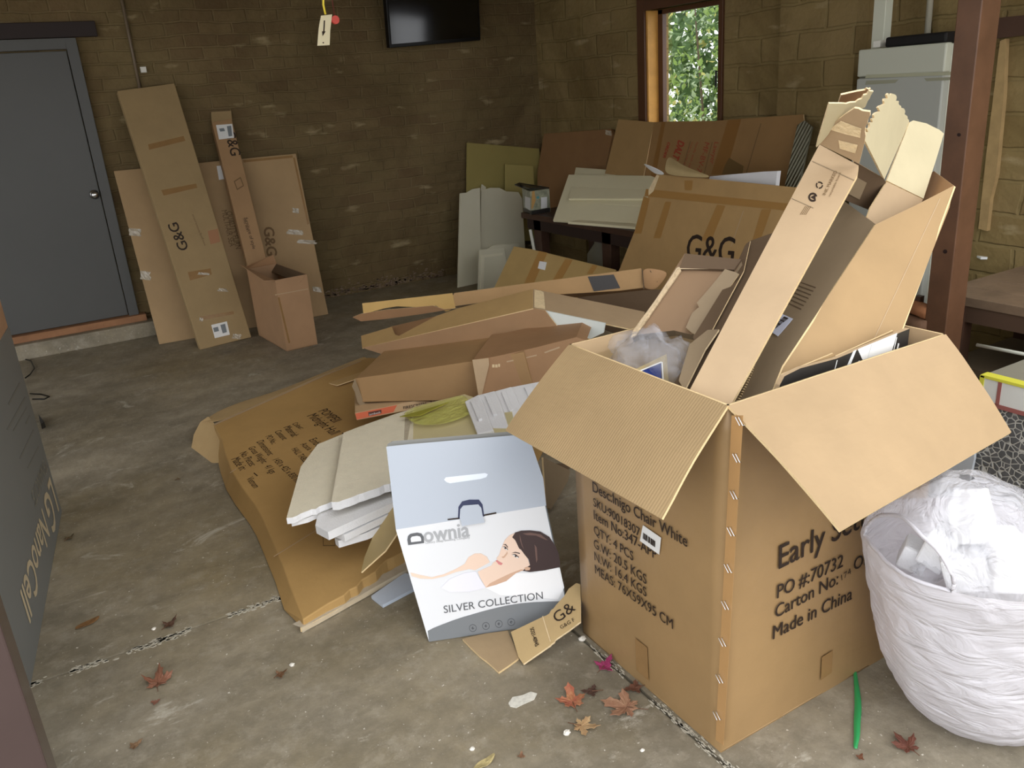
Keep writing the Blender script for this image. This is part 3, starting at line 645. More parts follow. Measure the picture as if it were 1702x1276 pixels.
# ================================================================== AGAINST THE BACK CORNER
gb = slab('green_brown_sheet', Pl(P(776, 400, y=YA-.12), P(895, 400, y=YA-.12), P(776, 238, y=YA-.04)), [(776, 237), (896, 247), (912, 400), (775, 395)], .008, mat('olive_fibreboard', (146, 132, 76), rough=.7, var=.05))
setp(gb, 'olive brown fibreboard sheet leaning in the corner behind the cream door panels', 'board')
g2 = slab('fibreboard_offcut', Pl(P(840, 400, y=YA-.2), P(895, 400, y=YA-.2), P(840, 273, y=YA-.10)), [(840, 273), (886, 276), (893, 400), (838, 400)], .008, mat('olive_fibreboard_light', (160, 146, 88), rough=.7))
setp(g2, 'smaller olive fibreboard offcut in front of the larger olive sheet', 'board')
DPL = Pl(P(762, 478, y=6.33), P(860, 478, y=6.33), P(765, 320, y=6.62))
dp = thing('cream_door_panel', 'cream wardrobe door panel with a wavy top edge, standing left in the corner', 'cupboard door', P(780, 470, y=6.4))
slab('panel', DPL, [(761, 480), (765, 321), (775, 320), (785, 314), (798, 312), (800, 480)], .02, CREAM, dp, bevel=.002)
dp2 = thing('cream_door_panel', 'wider cream wardrobe door panel right of the narrow one, partly behind the black-lidded product box', 'cupboard door', P(835, 470, y=6.4))
slab('panel', DPL.sh(-.03), [(798, 480), (800, 316), (815, 312), (830, 312), (842, 318), (862, 319), (868, 330), (877, 480)], .02, CREAM, dp2, bevel=.002)
slab('corner_chip', DPL.sh(-.06), [(799, 316), (801, 306), (808, 311), (806, 320)], .01, CREAM, dp2)
for i, (pp, lab) in enumerate((([(795, 482), (797, 415), (838, 411), (850, 482)], 'front'), ([(800, 420), (818, 408), (852, 406), (862, 482), (805, 482)], 'second'), ([(812, 410), (828, 406), (862, 404), (874, 482), (815, 482)], 'rear'))):
    pl_ = Pl(P(800, 478, y=6.02+.06*i), P(850, 478, y=6.02+.06*i), P(800, 412, y=6.10+.06*i))
    t = thing('cabinet_door_panel', '%s small cream cabinet door in the stack leaning before the tall cream panels' % lab, 'cupboard door', P(820, 475, y=6.05+.06*i), 'small cream cabinet doors')
    slab('panel', pl_, pp, .018, CREAM, t, bevel=.002)
    if i == 0: slab('moulding', pl_.sh(.006), [(799, 482), (801, 424), (836, 420), (836, 424), (805, 428), (804, 482)], .006, mat('cream_gloss', (220, 214, 190), rough=.25), t)
# workbench along wall B
wbn = thing('long_workbench', 'long dark timber workbench under the window along the right wall', 'workbench', (4.0, 4.8, 0))
bz = .6; mb = MB().box((3.60, 3.2, bz-.045), (4.27, 6.06, bz)); link('worktop', mb, DKW, wbn, bevel=.004)
link('apron', MB().box((3.62, 3.22, bz-.13), (3.65, 6.0, bz-.045)), mat('dark_apron_timber', (50, 36, 30), rough=.6), wbn)
for y in (5.9, 4.95, 4.05, 3.3):
    link('leg', MB().box((3.62, y-.11, 0), (3.70, y, bz-.045)), DKW, wbn, bevel=.003)
    link('leg', MB().box((4.17, y-.11, 0), (4.25, y, bz-.045)), DKW, wbn, bevel=.003)
for nm, px, x, r_, zt, col, lab in (('white_batten', 899, 3.58, .016, .46, (210, 208, 196), 'thin white batten standing under the left end of the workbench'), ):
    a = P(px, 460, x=x); a.z = 0; b = P(893, 378, x=3.70); o = link(nm, MB().tube([a, V((3.60, b.y-.05, .47))], r_, 4), mat('white_batten_paint', col, rough=.5), None, loc=a); setp(o, lab, 'batten')
q = P(1000, 470, x=3.95); q.z = 0; mb = MB(); pr = [(0, .11), (.02, .12), (.28, .11), (.36, .05), (.42, .045), (.43, .055)]
mb.tube([q+V((0, 0, z)) for z, r in pr], [r for z, r in pr], 18)
o = link('grey_bottle', mb, mat('dusty_grey_plastic', (132, 126, 106), rough=.5), None, loc=q, smooth=True); setp(o, 'dusty grey bottle with narrow neck on the floor under the workbench', 'bottle')
q = P(1036, 470, x=3.95); q.z = 0
# things on the bench
rb = slab('reddish_carton', Pl(P(890, 300, x=4.20), P(1010, 300, x=4.20), P(950, 218, x=4.33)), [(893, 342), (893, 285), (904, 222), (1015, 214), (1018, 222), (1002, 300), (1000, 372), (890, 360)], .035, cb('kraft_reddish_dark', (150, 108, 66)), bevel=.003)
setp(rb, 'reddish brown flat carton standing on the bench in the corner', 'cardboard box')
glint(Pl(P(890, 300, x=4.17), P(1010, 300, x=4.17), P(950, 218, x=4.30)), (1012, 221), 2, (10, 8), rb, 44)
lc = thing('large_unfolded_carton', 'large unfolded carton standing on the bench below the window, red printing', 'cardboard box', P(1170, 330, x=4.25))
LPa = Pl(P(1085, 300, x=4.16), P(1250, 300, x=4.16), P(1085, 205, x=4.25))
LPb = Pl(P(1085, 300, x=4.16), P(1085, 205, x=4.25), P(1010, 280, x=4.10))
KLC = cb('kraft_large_carton', (160, 124, 72))
slab('left_panel', LPb, [(1028, 198), (1087, 203), (1068, 300), (1066, 372), (990, 372), (1005, 290)], .01, KLC, lc, edge=EDGE)
slab('main_panel', LPa, [(1087, 203), (1110, 202), (1186, 201), (1252, 196), (1335, 190), (1336, 200), (1312, 330), (1060, 372), (1068, 300)], .01, cb('kraft_large_carton_b', (156, 116, 66)), lc, edge=EDGE)
decals('tape', LPa, [[(1210, 200), (1232, 198), (1206, 290), (1182, 290)], [(1100, 203), (1106, 203), (1088, 300), (1080, 300)]], mat('dull_brown_tape', (134, 96, 52), rough=.35), lc, off=.001)
decal('wet_stain', LPa, [[(1205, 275), (1212, 262), (1222, 268), (1236, 276), (1234, 290), (1200, 290)]], mat('brown_stain', (108, 84, 48), rough=.6), lc)
letters('red_stamp', LPa, [('DALT', (1128, 233), (1118, 262), 1.9), ('ORDER', (1110, 236), (1102, 262), 1.2)], INKR, lc, bold=.02)
letters('printing', LPa, [('MF-BV-7', (1172, 236), (1158, 285), 1.2), ('Lawyer', (1188, 236), (1180, 272), 1.2), ('made to order goods', (1150, 236), (1134, 282), 1.0), ('handle with care', (1158, 236), (1143, 282), 1.0)], INKR, lc)
decals('ruled_line', LPa, [quadline((1148, 234), (1132, 290), 1), quadline((1184, 236), (1170, 290), 1), quadline((1265, 205), (1240, 290), 1.2)], INKG, lc)
sl_ = slab('grey_slatted_panel', Pl(P(1312, 300, x=4.02), P(1340, 300, x=4.02), P(1320, 200, x=4.2)), [(1325, 208), (1337, 200), (1350, 210), (1325, 320), (1300, 330)], .012, mat('grey_slats', (122, 120, 100), rough=.6, stripe=(0, 1, .2), sfreq=40, samp=1.2))
setp(sl_, 'grey ribbed panel at the right end of the large unfolded carton', 'board')
# small product box
pb = thing('small_product_box', 'small printed product box with an open black lid on the bench end', 'box', (3.7, 5.95, bz))
A0 = P(883, 357, z=bz); L0 = P(870, 350, z=bz); R0 = P(915, 352, z=bz)
A0 = V((A0.x, A0.y, bz)); hb = .19
PBL, PBR = Pl(A0, L0, A0+V((0, 0, 1))), Pl(A0, R0, A0+V((0, 0, 1)))
top = V((0, 0, hb)); bkp = L0+R0-A0
PRN = mat('printed_grey_box', (122, 126, 108), rough=.35, var=.25, vscale=30, rgb2=(176, 176, 150))
mb = MB(); mb.prism([A0, R0, bkp, L0], top); link('carton', mb, PRN, pb)
decals('printed_band', PBL, [[(870, 345), (883, 350), (883, 357), (870, 351)]], BLK, pb); decals('printed_band', PBR, [[(883, 350), (914, 345), (914, 352), (883, 357)]], BLK, pb)
decals('paper_patch', PBL, [[(873, 326), (882, 329), (882, 350), (873, 344)]], PAPER, pb, off=.003); decals('paper_patch', PBR, [[(899, 328), (909, 327), (909, 345), (899, 347)]], PAPER, pb, off=.003)
decals('printed_figure', PBR, [[(884, 318), (888, 317), (890, 333), (885, 347), (883, 347)]], mat('tan_print', (190, 150, 90)), pb, off=.003)
decals('printed_dot', PBR, [ringpoly((894, 328), 0, 2.4, 9)], mat('teal_print', (90, 150, 150)), pb, off=.003)
link('lid', MB().prism([L0+top, A0+top+V((0, 0, .02)), R0+top+V((0, 0, .005)), L0+(R0-A0)*.4+top+V((-.04, .1, .03)), L0+top+V((-.06, .02, .03))], V((0, 0, .006))), BLK, pb)
# cream boards on the bench
for i, (pp, dx, lab) in enumerate((([(945, 290), (1092, 292), (1100, 300), (1057, 375), (919, 366)], 0, 'front cream board of those on the bench, a faint rectangle embossed on it'),
        ([(957, 278), (1000, 281), (1092, 290), (1085, 330), (945, 330)], .03, 'rear cream board on the bench, its top edge showing above the front one'))):
    pl_ = Pl(P(919, 366, z=bz+.01+.02*i), P(1057, 375, z=bz+.01+.02*i), P(945, 290, x=3.93+dx))
    t = thing('cream_board', lab, 'board', P(990, 370, z=bz), 'cream boards on the bench')
    slab('panel', pl_, pp, .016, mat('cream_matt_board', (222, 214, 180), rough=.6, var=.03), t, bevel=.002)
    if i == 0: slab('embossed_rectangle', pl_, [(980, 308), (1092, 312), (1080, 344), (976, 337)], -.0015, mat('cream_matt_board', (0, 0, 0)), t)
    if i == 1: decal('brown_tape', pl_, [[(1030, 288), (1040, 288), (1022, 305), (1014, 305)]], mat('sand_tape', (180, 168, 130)), t)
o = slab('cream_board_flat', plZ(bz+.022), [(944, 368), (1056, 377), (1056, 372), (1000, 360)], .018, mat('cream_matt_board', (0, 0, 0))); setp(o, 'cream board lying flat on the bench under the two leaning ones', 'board', 'cream boards on the bench')
# big G&G carton
gg = thing('big_flat_logo_carton', 'big flat carton leaning on the bench front, large half-hidden black logo', 'cardboard box', (3.35, 4.0, 0))
GP = Pl((3.30, 3, 0), (3.30, 4, 0), (3.50, 3, 1.0))
KGG = cb('kraft_big_flat', (188, 148, 90))
gc = [(1092, 289), (1322, 311), (1330, 330), (1300, 460), (1180, 600), (960, 600), (1030, 445)]
slab('carton', GP, gc, .05, KGG, gg, bevel=.004)
letters('logo', GP, [('G&G', (1140, 432), (1218, 440), 1.15)], INK, gg, bold=.004)
TP2 = mat('brown_tape_band', (164, 124, 70), rough=.3, spec=.5)
decals('tape', GP, [[(1071, 326), (1074, 314), (1310, 338), (1308, 350)], [(1054, 388), (1066, 388), (1080, 330), (1070, 326)], [(1086, 396), (1098, 396), (1116, 336), (1106, 335)], [(1166, 400), (1182, 400), (1206, 342), (1192, 340)], [(1248, 408), (1262, 404), (1282, 348), (1266, 348)], [(1138, 300), (1152, 300), (1150, 316), (1138, 316)]], TP2, gg, off=.001)
decals('crease', GP, [quadline((1236, 350), (1215, 410), 1)], KRL, gg)
CF = cb('kraft_torn_face', (196, 170, 116))
def curl(name, p, m, parent=None):
    """bent sheet through a 3-D grid of points (rows)"""
    mb = MB(); nv = len(p); nu = len(p[0]); vs = [V(q) for r in p for q in r]
    mb.add(vs, [[j*nu+i, j*nu+i+1, (j+1)*nu+i+1, (j+1)*nu+i] for j in range(nv-1) for i in range(nu-1)])
    return link(name, mb, m, parent, sub=2, solid=.003, smooth=True)
G1 = lambda a, b, x=3.47: P(a, b, x=x)
curl('torn_flap', [[G1(1103, 291), G1(1140, 294), G1(1182, 296)], [G1(1104, 275, 3.5), G1(1130, 283, 3.5), G1(1181, 292)], [G1(1110, 254, 3.44), G1(1128, 272, 3.44), G1(1165, 287)]], CF, gg)
curl('torn_flap', [[G1(1088, 289), G1(1104, 292)], [G1(1080, 283, 3.46), G1(1106, 287)], [G1(1061, 267, 3.40), G1(1090, 279, 3.45)]], PAPER, gg)
decals('torn_corner', GP, [[(1087, 298), (1092, 290), (1096, 292), (1086, 318), (1078, 325), (1078, 316)]], TORN, gg)
o = slab('white_polystyrene_strip', Pl(P(1180, 292, x=3.62), P(1290, 303, x=3.63), P(1262, 385, x=3.605)), [(1180, 293), (1270, 285), (1292, 284), (1288, 318), (1262, 402), (1150, 402)], .03, WHT); setp(o, 'white polystyrene strip lying behind the top of the big flat logo carton', 'polystyrene')
# carton with a label, lying over the pile's back
qc = thing('labelled_flat_carton', 'flat carton sloping behind the pile, small square white label', 'cardboard box', (3.1, 5.3, .2))
QP = Pl(P(825, 472, z=.22), P(855, 410, z=.47), P(1020, 448, z=.36))
slab('carton', QP, [(854, 409), (884, 414), (1024, 448), (1010, 500), (800, 520), (825, 470)], .05, cb('kraft_label_carton', (184, 150, 88)), qc, bevel=.003)
decal('square_label', QP, [[(897, 434), (909, 436), (906, 449), (894, 446)]], PAPER, qc, off=.002)
decals('tape', QP, [[(896, 417), (910, 420), (884, 478), (868, 478)], [(940, 430), (952, 432), (930, 470), (916, 470)], [(985, 440), (993, 442), (985, 455), (975, 455)]], TP2, qc, off=.001)

# ================================================================== THE PILE
def q3(a, b, z): return P(a, b, z=z)
pc = thing('printed_flat_carton', 'wide flattened carton on the floor with rows of black print, under the foam slabs', 'cardboard box', (.9, 3.2, 0))
TPp = Pl(q3(355, 705, .11), q3(503, 1030, .045), q3(740, 740, .13))
topo = [(355, 705), (400, 684), (450, 661), (495, 641), (535, 624), (612, 594), (700, 600), (900, 700), (860, 790), (760, 860), (700, 900), (655, 925)]+jag((655, 925), (560, 995), 9, 3)+[(545, 1003), (503, 1030), (486, 985), (470, 938), (452, 895), (436, 858), (424, 838), (400, 806), (384, 780), (374, 752), (368, 728)]
tq = pts(TPp, topo); KPM = cb('kraft_hall_table', (190, 148, 84))
n_ = len(tq); mb = MB(); bot = []
for i, p in enumerate(tq):
    lft = 1 if topo[i][0] < 500 and topo[i][1] > 715 else 0
    b = V((p.x-.04*lft, p.y-.01*lft, .004)); bot.append(b)
mb.add(tq+bot, [list(range(n_)), list(range(2*n_-1, n_-1, -1))]+[[i, n_+i, n_+(i+1) % n_, (i+1) % n_] for i in range(n_)])
link('carton', mb, KPM, pc, bevel=.004)
KPE = cb('kraft_hall_table_flap', (200, 166, 112), bump=.6, bscale=14)
curl('end_flap', [[q3(357, 706, .112), q3(400, 685, .112), q3(450, 662, .112), q3(495, 642, .112), q3(540, 622, .112), q3(612, 594, .112)],
     [q3(334, 698, .085), q3(383, 665, .085), q3(440, 652, .07), q3(487, 637, .08), q3(545, 613, .085), q3(608, 589, .09)],
     [q3(324, 716, .04), V(q3(334, 700, .03)), V(q3(400, 680, .03)), q3(470, 655, .03), q3(530, 630, .03), q3(600, 600, .03)]], KPE, pc)
slab('corner_flap', Pl(q3(320, 745, .0), q3(352, 769, .0), q3(345, 692, .10)), [(318, 744), (322, 722), (333, 701), (346, 692), (358, 706), (370, 740), (374, 768), (352, 769), (336, 757)], .004, KPE, pc, edge=EDGE)
decal('bright_crease', TPp, [quadline((356, 706), (537, 625), 2.4), quadline((537, 625), (600, 600), 1.5)], KRL, pc, off=.002)
decals('crease', TPp, [quadline((382, 786), (393, 779), 1), quadline((455, 925), (560, 860), 1), quadline((530, 742), (590, 715), 1)], KRL, pc, off=.001)
letters('printing', TPp, [
    ('POMPEII', (529, 684), (554, 703)), ('Midnight Hall Table', (510, 692), (572, 740)), ('Colour:', (485, 705), (499, 714)), ('Material:', (471, 711), (486, 727)),
    ('Content:', (456, 718), (470, 732)), ('PO No.:', (441, 726), (452, 739)), ('Dimensions:', (426, 735), (446, 758)), ('Gross Weight:', (412, 745), (436, 771)),
    ('No. Pieces:', (398, 754), (416, 776)), ('Made in:', (384, 764), (399, 783)), ('Ember', (513, 732), (528, 745)), ('Acacia Tim', (499, 739), (521, 756)),
    ('HALL TABLE', (484, 747), (505, 769)), ('1450 x 425 x 830 mm', (453, 765), (494, 805)), ('41 kgs', (439, 776), (450, 788)), ('Vietnam', (409, 796), (422, 812))], INK, pc, bold=.0, h=1.3)
decal('printed_numeral', TPp, [quadline((422, 786), (428, 791), 1.6)], INK, pc)
decal('handling_mark', TPp, [ringpoly((547, 896), 13, 14.5, 4, 45, 403, 1.1)], INKG, pc)
lo = slab('torn_lower_layer', Pl(q3(500, 1042, .022), q3(683, 940, .022), q3(600, 960, .03)), [(499, 1043), (504, 1024), (560, 988), (592, 975), (600, 985), (655, 930), (700, 902), (790, 840), (800, 870), (690, 936), (640, 966), (560, 1012), (520, 1034)], .018, KRG, pc, edge=EDGE)
mb = MB(); a, b = q3(501, 1043, .024), q3(690, 938, .026)
for i in range(30):
    t0, t1 = i/30, (i+1)/30; p = a.lerp(b, t0); q = a.lerp(b, t1); w_ = V((-.02, .03, .004+.004*random.random())); mb.add([p, q, q+w_, p+w_, p+V((0, 0, -.02)), q+V((0, 0, -.02))], [[0, 1, 2, 3], [0, 4, 5, 1]])
link('silvery_tape', mb, CTAPE, pc)
o = slab('silver_panel_strip', plZ(.014), [(617, 990), (672, 952), (702, 956), (706, 968), (636, 1005)], .012, mat('silver_blue_board', (188, 198, 212), rough=.35, spec=.5)); setp(o, 'pale silver strip of board poking from under the flattened carton', 'board')
# foam slabs
def foam(poly, z, t, m, lab, tilt=(0, 0)):
    pl = Pl(P(*poly[0], z=z), P(*poly[1], z=z+tilt[0]), P(*poly[2], z=z+tilt[1]))
    t_ = slab('foam_slab', pl, poly, t, m, edge=WHT, bevel=0); return setp(t_, lab, 'polystyrene', 'foam slabs in the stack')
foam([(476, 861)]+[(500, 775), (528, 738), (575, 719), (600, 790)]+jag((556, 832), (480, 862), 12, 1.3), .315, .022, BEIGEF, 'cream speckled foam slab, the lower left of the two on top of the stack')
foam([(551, 834), (571, 719), (600, 708), (656, 688), (700, 675), (752, 672), (745, 740), (690, 800)]+jag((655, 800), (553, 836), 12, 1.3), .352, .03, BEIGEF, 'cream speckled foam slab, uppermost and largest of the stack')
foam([(484, 867), (500, 820), (545, 800), (560, 838), (512, 860)], .288, .018, WHT, 'thin white foam layer directly under the lower left speckled slab')
foam([(524, 873), (530, 846), (552, 832), (660, 792), (668, 828), (545, 884)], .286, .03, WHT, 'white foam slab third from the top of the stack')
foam([(553, 881), (560, 850), (664, 810), (672, 842), (572, 889)], .252, .024, WHT, 'white foam slab fourth from the top of the stack')
foam([(556, 893), (562, 868), (664, 830), (668, 860), (610, 885), (562, 899)], .222, .026, WHT, 'white foam slab at the bottom of the stack')
# upright triangle of cardboard by the foam
tc_ = Pl(P(601, 950, y=2.30), P(655, 845, y=2.42), P(662, 880, y=2.28))
o = slab('cardboard_offcut', tc_, [(600, 951), (606, 925), (640, 842), (657, 825), (664, 880), (640, 915)], .005, cb('kraft_olive_light', (186, 160, 104)), edge=EDGE); setp(o, 'pointed cardboard offcut hanging down between foam stack and duvet box', 'cardboard')
# pale board + green wrap behind the duvet box
o = slab('pale_carton_board', Pl(q3(650, 690, .33), q3(770, 655, .40), q3(645, 745, .33)), [(640, 700), (690, 675), (772, 655), (850, 680), (862, 742), (642, 748)], .02, mat('olive_cream_board', (206, 194, 150), rough=.5, var=.05)); setp(o, 'pale olive carton board behind the top of the duvet box', 'cardboard'); 
PB_ = Pl(q3(650, 690, .335), q3(770, 655, .405), q3(645, 745, .335))
decal('clear_tape', PB_, [[(660, 690), (686, 684), (676, 742), (656, 744)]], CTAPE, o, off=.003); 
gw = MB(); g = [[(668, 690), (700, 678), (740, 668), (778, 656)], [(676, 700), (705, 698), (745, 704), (785, 680)], [(690, 710), (715, 714), (752, 708), (796, 690)]]
curl_o = curl('green_wrap', [[PB_(a, b, .012+.006*((i+j) % 2)) for i, (a, b) in enumerate(r)] for j, r in enumerate(g)], film('green_translucent_film', .35, (226, 228, 120)))
setp(curl_o, 'yellow-green translucent plastic wrap on the pale board behind the duvet box', 'plastic wrap')
o = slab('olive_card_piece', PB_.sh(.03), [(664, 692), (700, 682), (736, 671), (745, 668), (698, 690)], .003, mat('olive_card', (150, 146, 58), rough=.5)); setp(o, 'narrow olive card strip lying on the green plastic wrap', 'card')
# white moulded foam pieces
for i, (pp, z, th, lab) in enumerate((([(772, 667), (796, 655), (803, 670), (820, 715), (793, 721)], .44, .05, 'leftmost'), ([(795, 656), (822, 649), (830, 665), (847, 716), (821, 719), (803, 671)], .455, .05, 'second from left'),
        ([(821, 650), (850, 642), (858, 658), (872, 690), (846, 714), (831, 668)], .465, .05, 'third from left'), ([(848, 643), (905, 632), (915, 640), (890, 680), (868, 692), (858, 660)], .475, .05, 'rightmost'))):
    pl = Pl(P(*pp[0], z=z), P(*pp[1], z=z+.02), P(*pp[-1], z=z-.02) if i == 0 else P(*pp[3], z=z-.025))
    t = thing('moulded_foam_piece', '%s of the white moulded foam pieces above the duvet box' % lab, 'polystyrene', P(*pp[0], z=z-.05), 'white moulded foam pieces')
    slab('block', pl, pp, th, WHT, t, bevel=.004)
    a, b, c, d = pp[0], pp[1], pp[3], pp[-1]
    rib = [(a[0]*.6+b[0]*.4, a[1]*.6+b[1]*.4+4), (a[0]*.35+b[0]*.65, a[1]*.35+b[1]*.65+4), (a[0]*.3+b[0]*.7+12, a[1]*.3+b[1]*.7+36), (a[0]*.55+b[0]*.45+12, a[1]*.55+b[1]*.45+36)]
    slab('raised_rib', pl.sh(.008), rib, .009, WHT, t, bevel=.002)
# narrow boxed fireplace screen
fs = thing('firescreen_box', 'thin printed box with an orange-red end, under the lowest long carton', 'box', q3(640, 690, .24))
a, b = q3(593, 698, .25), q3(745, 668, .29); FPl = Pl(a, b, a+V((.0, .006, .03)))
fpoly = [(590, 686), (745, 655), (747, 668), (593, 698)]
mb = MB().prism(pts(FPl, fpoly), V((.12, .33, 0))); link('carton', mb, cb('kraft_firescreen', (200, 164, 120)), fs)
decal('red_end', FPl, [[(590.5, 687), (660, 673), (654, 684.5), (593, 697)]], mat('orange_red_print', (206, 104, 72), rough=.4), fs)
decal('brand_patch', FPl, [[(612, 685), (634, 680.5), (634, 686.5), (613, 691)]], mat('dark_red_patch', (92, 50, 40), rough=.4), fs, off=.002)
letters('printing', FPl, [('jumbuck', (614, 690), (633, 686), .8)], PAPER, fs, off=.003); letters('printing', FPl, [('FIRESCREEN - 3 PANEL', (671, 680), (742, 666), .95)], INK, fs, bold=.006)
# long cartons of the pile
def longbox(name, lab, a, b, up, poly, back, m, t0=None):
    t = thing(name, lab, 'cardboard box', (a+b)/2)
    pl = Pl(a, b, a+V(up)); mb = MB().prism(pts(pl, poly), V(back)); link('carton', mb, m, t, bevel=.002); return t, pl
KC1 = cb('kraft_long_low', (176, 136, 88)); KC2 = cb('kraft_long_mid', (164, 122, 82)); KC3 = cb('kraft_strip_bright', (206, 166, 104))  # strip kraft is bright: skylight on the top edges is painted in
t, pl = longbox('lowest_long_carton', 'lowest of the long cartons stacked across the pile, plain brown', q3(600, 668, .30), q3(790, 663, .33), (0, .02, .1),
    [(590, 629), (640, 622), (786, 600), (870, 585), (885, 640), (812, 662), (790, 664), (602, 668), (600, 655)], V((.30, .38, -.02)), KC1)
slab('crumpled_end', Pl(q3(585, 640, .39), q3(602, 668, .30), q3(590, 629, .42)), [(585, 642), (590, 629), (603, 664), (612, 680), (604, 682), (594, 668), (590, 652)], .004, KRG, t, edge=EDGE)
slab('torn_bits', Pl(q3(592, 670, .28), q3(650, 668, .28), q3(620, 685, .26)), [(594, 670), (640, 666), (660, 664), (640, 676), (618, 684), (604, 682)], .004, KRG, t, edge=EDGE)
t, pl = longbox('overlapping_carton_end', 'brown carton end with a folded V notch, overlapping the lowest long carton', q3(797, 664, .36), q3(905, 634, .40), (0, .03, .1),
    [(785, 598), (815, 594), (880, 580), (958, 560), (975, 566), (925, 612), (900, 640), (860, 650), (812, 657), (798, 664), (790, 630)], V((.25, .28, 0)), KC2)
slab('folded_end_flap', pl.sh(.012), [(785, 598), (812, 595), (813, 606), (799, 664), (796, 662)], .008, KRL, t, edge=EDGE)
decal('white_stamp', pl, [quadline((818, 608), (822, 608), 5), quadline((823, 608), (827, 608), 5), quadline((828, 607), (831, 607), 5)], mat('pale_stamp_ink', (206, 184, 146)), t)
decals('tape_scuff', pl, [quadline((842, 601), (862, 597), 2.4), quadline((868, 596), (892, 590), 2), quadline((905, 586), (930, 577), 2.4)], KRL, t)
# middle flat carton with its corner up
mc = thing('cornered_flat_carton', 'flat carton of the pile seen corner-up, bright edge strips and a torn notch', 'cardboard box', q3(760, 580, .4))
BF = Pl(q3(602, 578, .40), q3(885, 512, .63), q3(985, 566, .49))
slab('face_panel', BF, [(602, 578), (885, 512), (906, 516), (930, 547), (988, 566), (960, 574), (860, 580), (780, 590), (700, 588), (640, 590)], .006, cb('kraft_shaded_face', (170, 130, 90)), mc, edge=EDGE)  # face kraft darker than the strips: its shade is put into the colour
BL_ = Pl(q3(602, 578, .40), q3(885, 512, .63), q3(885, 480, .66))
slab('side_strip', BL_, [(600, 558), (651, 543), (657, 556), (663, 558), (725, 525), (762, 512), (886, 480), (886, 512), (602, 578)], .006, KC3, mc, edge=EDGE)
slab('notch_flap', BL_.sh(-.02), [(640, 556), (648, 543), (725, 525), (705, 545), (664, 562), (650, 562)], .004, KRR, mc)
BR_ = Pl(q3(885, 512, .63), q3(1060, 549, .50), q3(885, 480, .66))
slab('side_strip', BR_, [(885, 480), (920, 487), (1072, 518), (1064, 550), (906, 516), (885, 512)], .006, KRL, mc, edge=EDGE)
decal('torn_corner_tape', BR_, [jag((888, 482), (909, 487), 4, 1)+[(906, 514), (888, 511)]], TORN, mc, off=.002)
slab('foam_corner', BF.sh(-.012), [(905, 516), (1006, 537), (1003, 553), (975, 566), (950, 560), (925, 545)], .012, mat('pale_grey_foam', (214, 220, 216), rough=.6), mc)
for i, (pp, lab) in enumerate((([(649, 591), (700, 585), (736, 589), (700, 596), (672, 604)], 'small creased cardboard scrap under the corner-up flat carton'), ([(530, 632), (556, 618), (606, 593), (618, 600), (640, 616), (590, 630), (560, 640)], 'taped cardboard scrap at the far edge of the flattened printed carton'))):
    o = slab('cardboard_scrap', Pl(q3(*pp[0], .2-.06*i), q3(*pp[1], .2-.06*i), q3(*pp[3], .24-.08*i)), pp, .005, KC3, edge=EDGE); setp(o, lab, 'cardboard')
# top long carton with black label
t = thing('topmost_long_carton', 'topmost long carton across the pile, dark grey square label near its right end', 'cardboard box', q3(830, 500, .4))
a, b = q3(602, 528, .44), q3(1068, 480, .52); AP = Pl(a, b, a+V((0, .01, .1)))
slab('front_panel', AP, [(755, 487), (1066, 446), (1069, 478), (1030, 483), (880, 492), (760, 508), (740, 514)], .008, cb('kraft_top_long', (190, 148, 96)), t, edge=EDGE)
slab('torn_end_panel', AP.sh(.003), [(602, 504), (752, 487), (757, 512)]+jag((757, 512), (735, 518), 4, 2)+jag((725, 508), (700, 509), 4, 1.5)+[(690, 510), (660, 509), (640, 512), (604, 522)], .004, cb('kraft_yellow_inside', (214, 172, 96)), t, edge=TORN)
slab('torn_lower_flap', Pl(q3(604, 520, .47), q3(745, 510, .48), q3(600, 534, .42)), [(586, 527), (598, 522), (640, 515), (720, 508), (738, 514), (760, 512), (700, 522), (640, 530), (600, 534)], .004, KRR, t, edge=TORN)
UP = Pl(q3(760, 508, .47), q3(1068, 480, .50), q3(1000, 494, .44))
slab('underside', UP, [(740, 514), (880, 492), (1068, 478), (1085, 482), (1060, 500), (960, 494), (830, 500)], .004, KRR, t)
decal('dark_label', AP, [[(977, 459.6), (1020, 456), (1031, 478.5), (987, 484)]], mat('dark_grey_label', (74, 72, 72), rough=.5), t, off=.002)
curl('rolled_end', [[AP(1066, 446, .002), AP(1080, 444, .01), AP(1114, 450, .0)], [AP(1068, 462, .01), AP(1086, 462, .03), AP(1106, 464, .0)], [AP(1069, 481, .002), AP(1084, 482, .01), AP(1092, 480, .0)]], cb('kraft_rolled_end', (186, 140, 92)), t)
decals('crease', AP, [quadline((1067, 447), (1070, 480), 1.6), quadline((1080, 449), (1092, 468), 1.2)], KRK, t, off=.014)
o = slab('dark_carton_end', Pl(q3(1000, 520, .42), q3(1110, 520, .46), q3(1050, 490, .52)), [(960, 494), (1070, 482), (1120, 480), (1100, 560), (1040, 560), (960, 530)], .02, KRK); setp(o, 'dark brown carton deep in the pile under the labelled long carton', 'cardboard box')
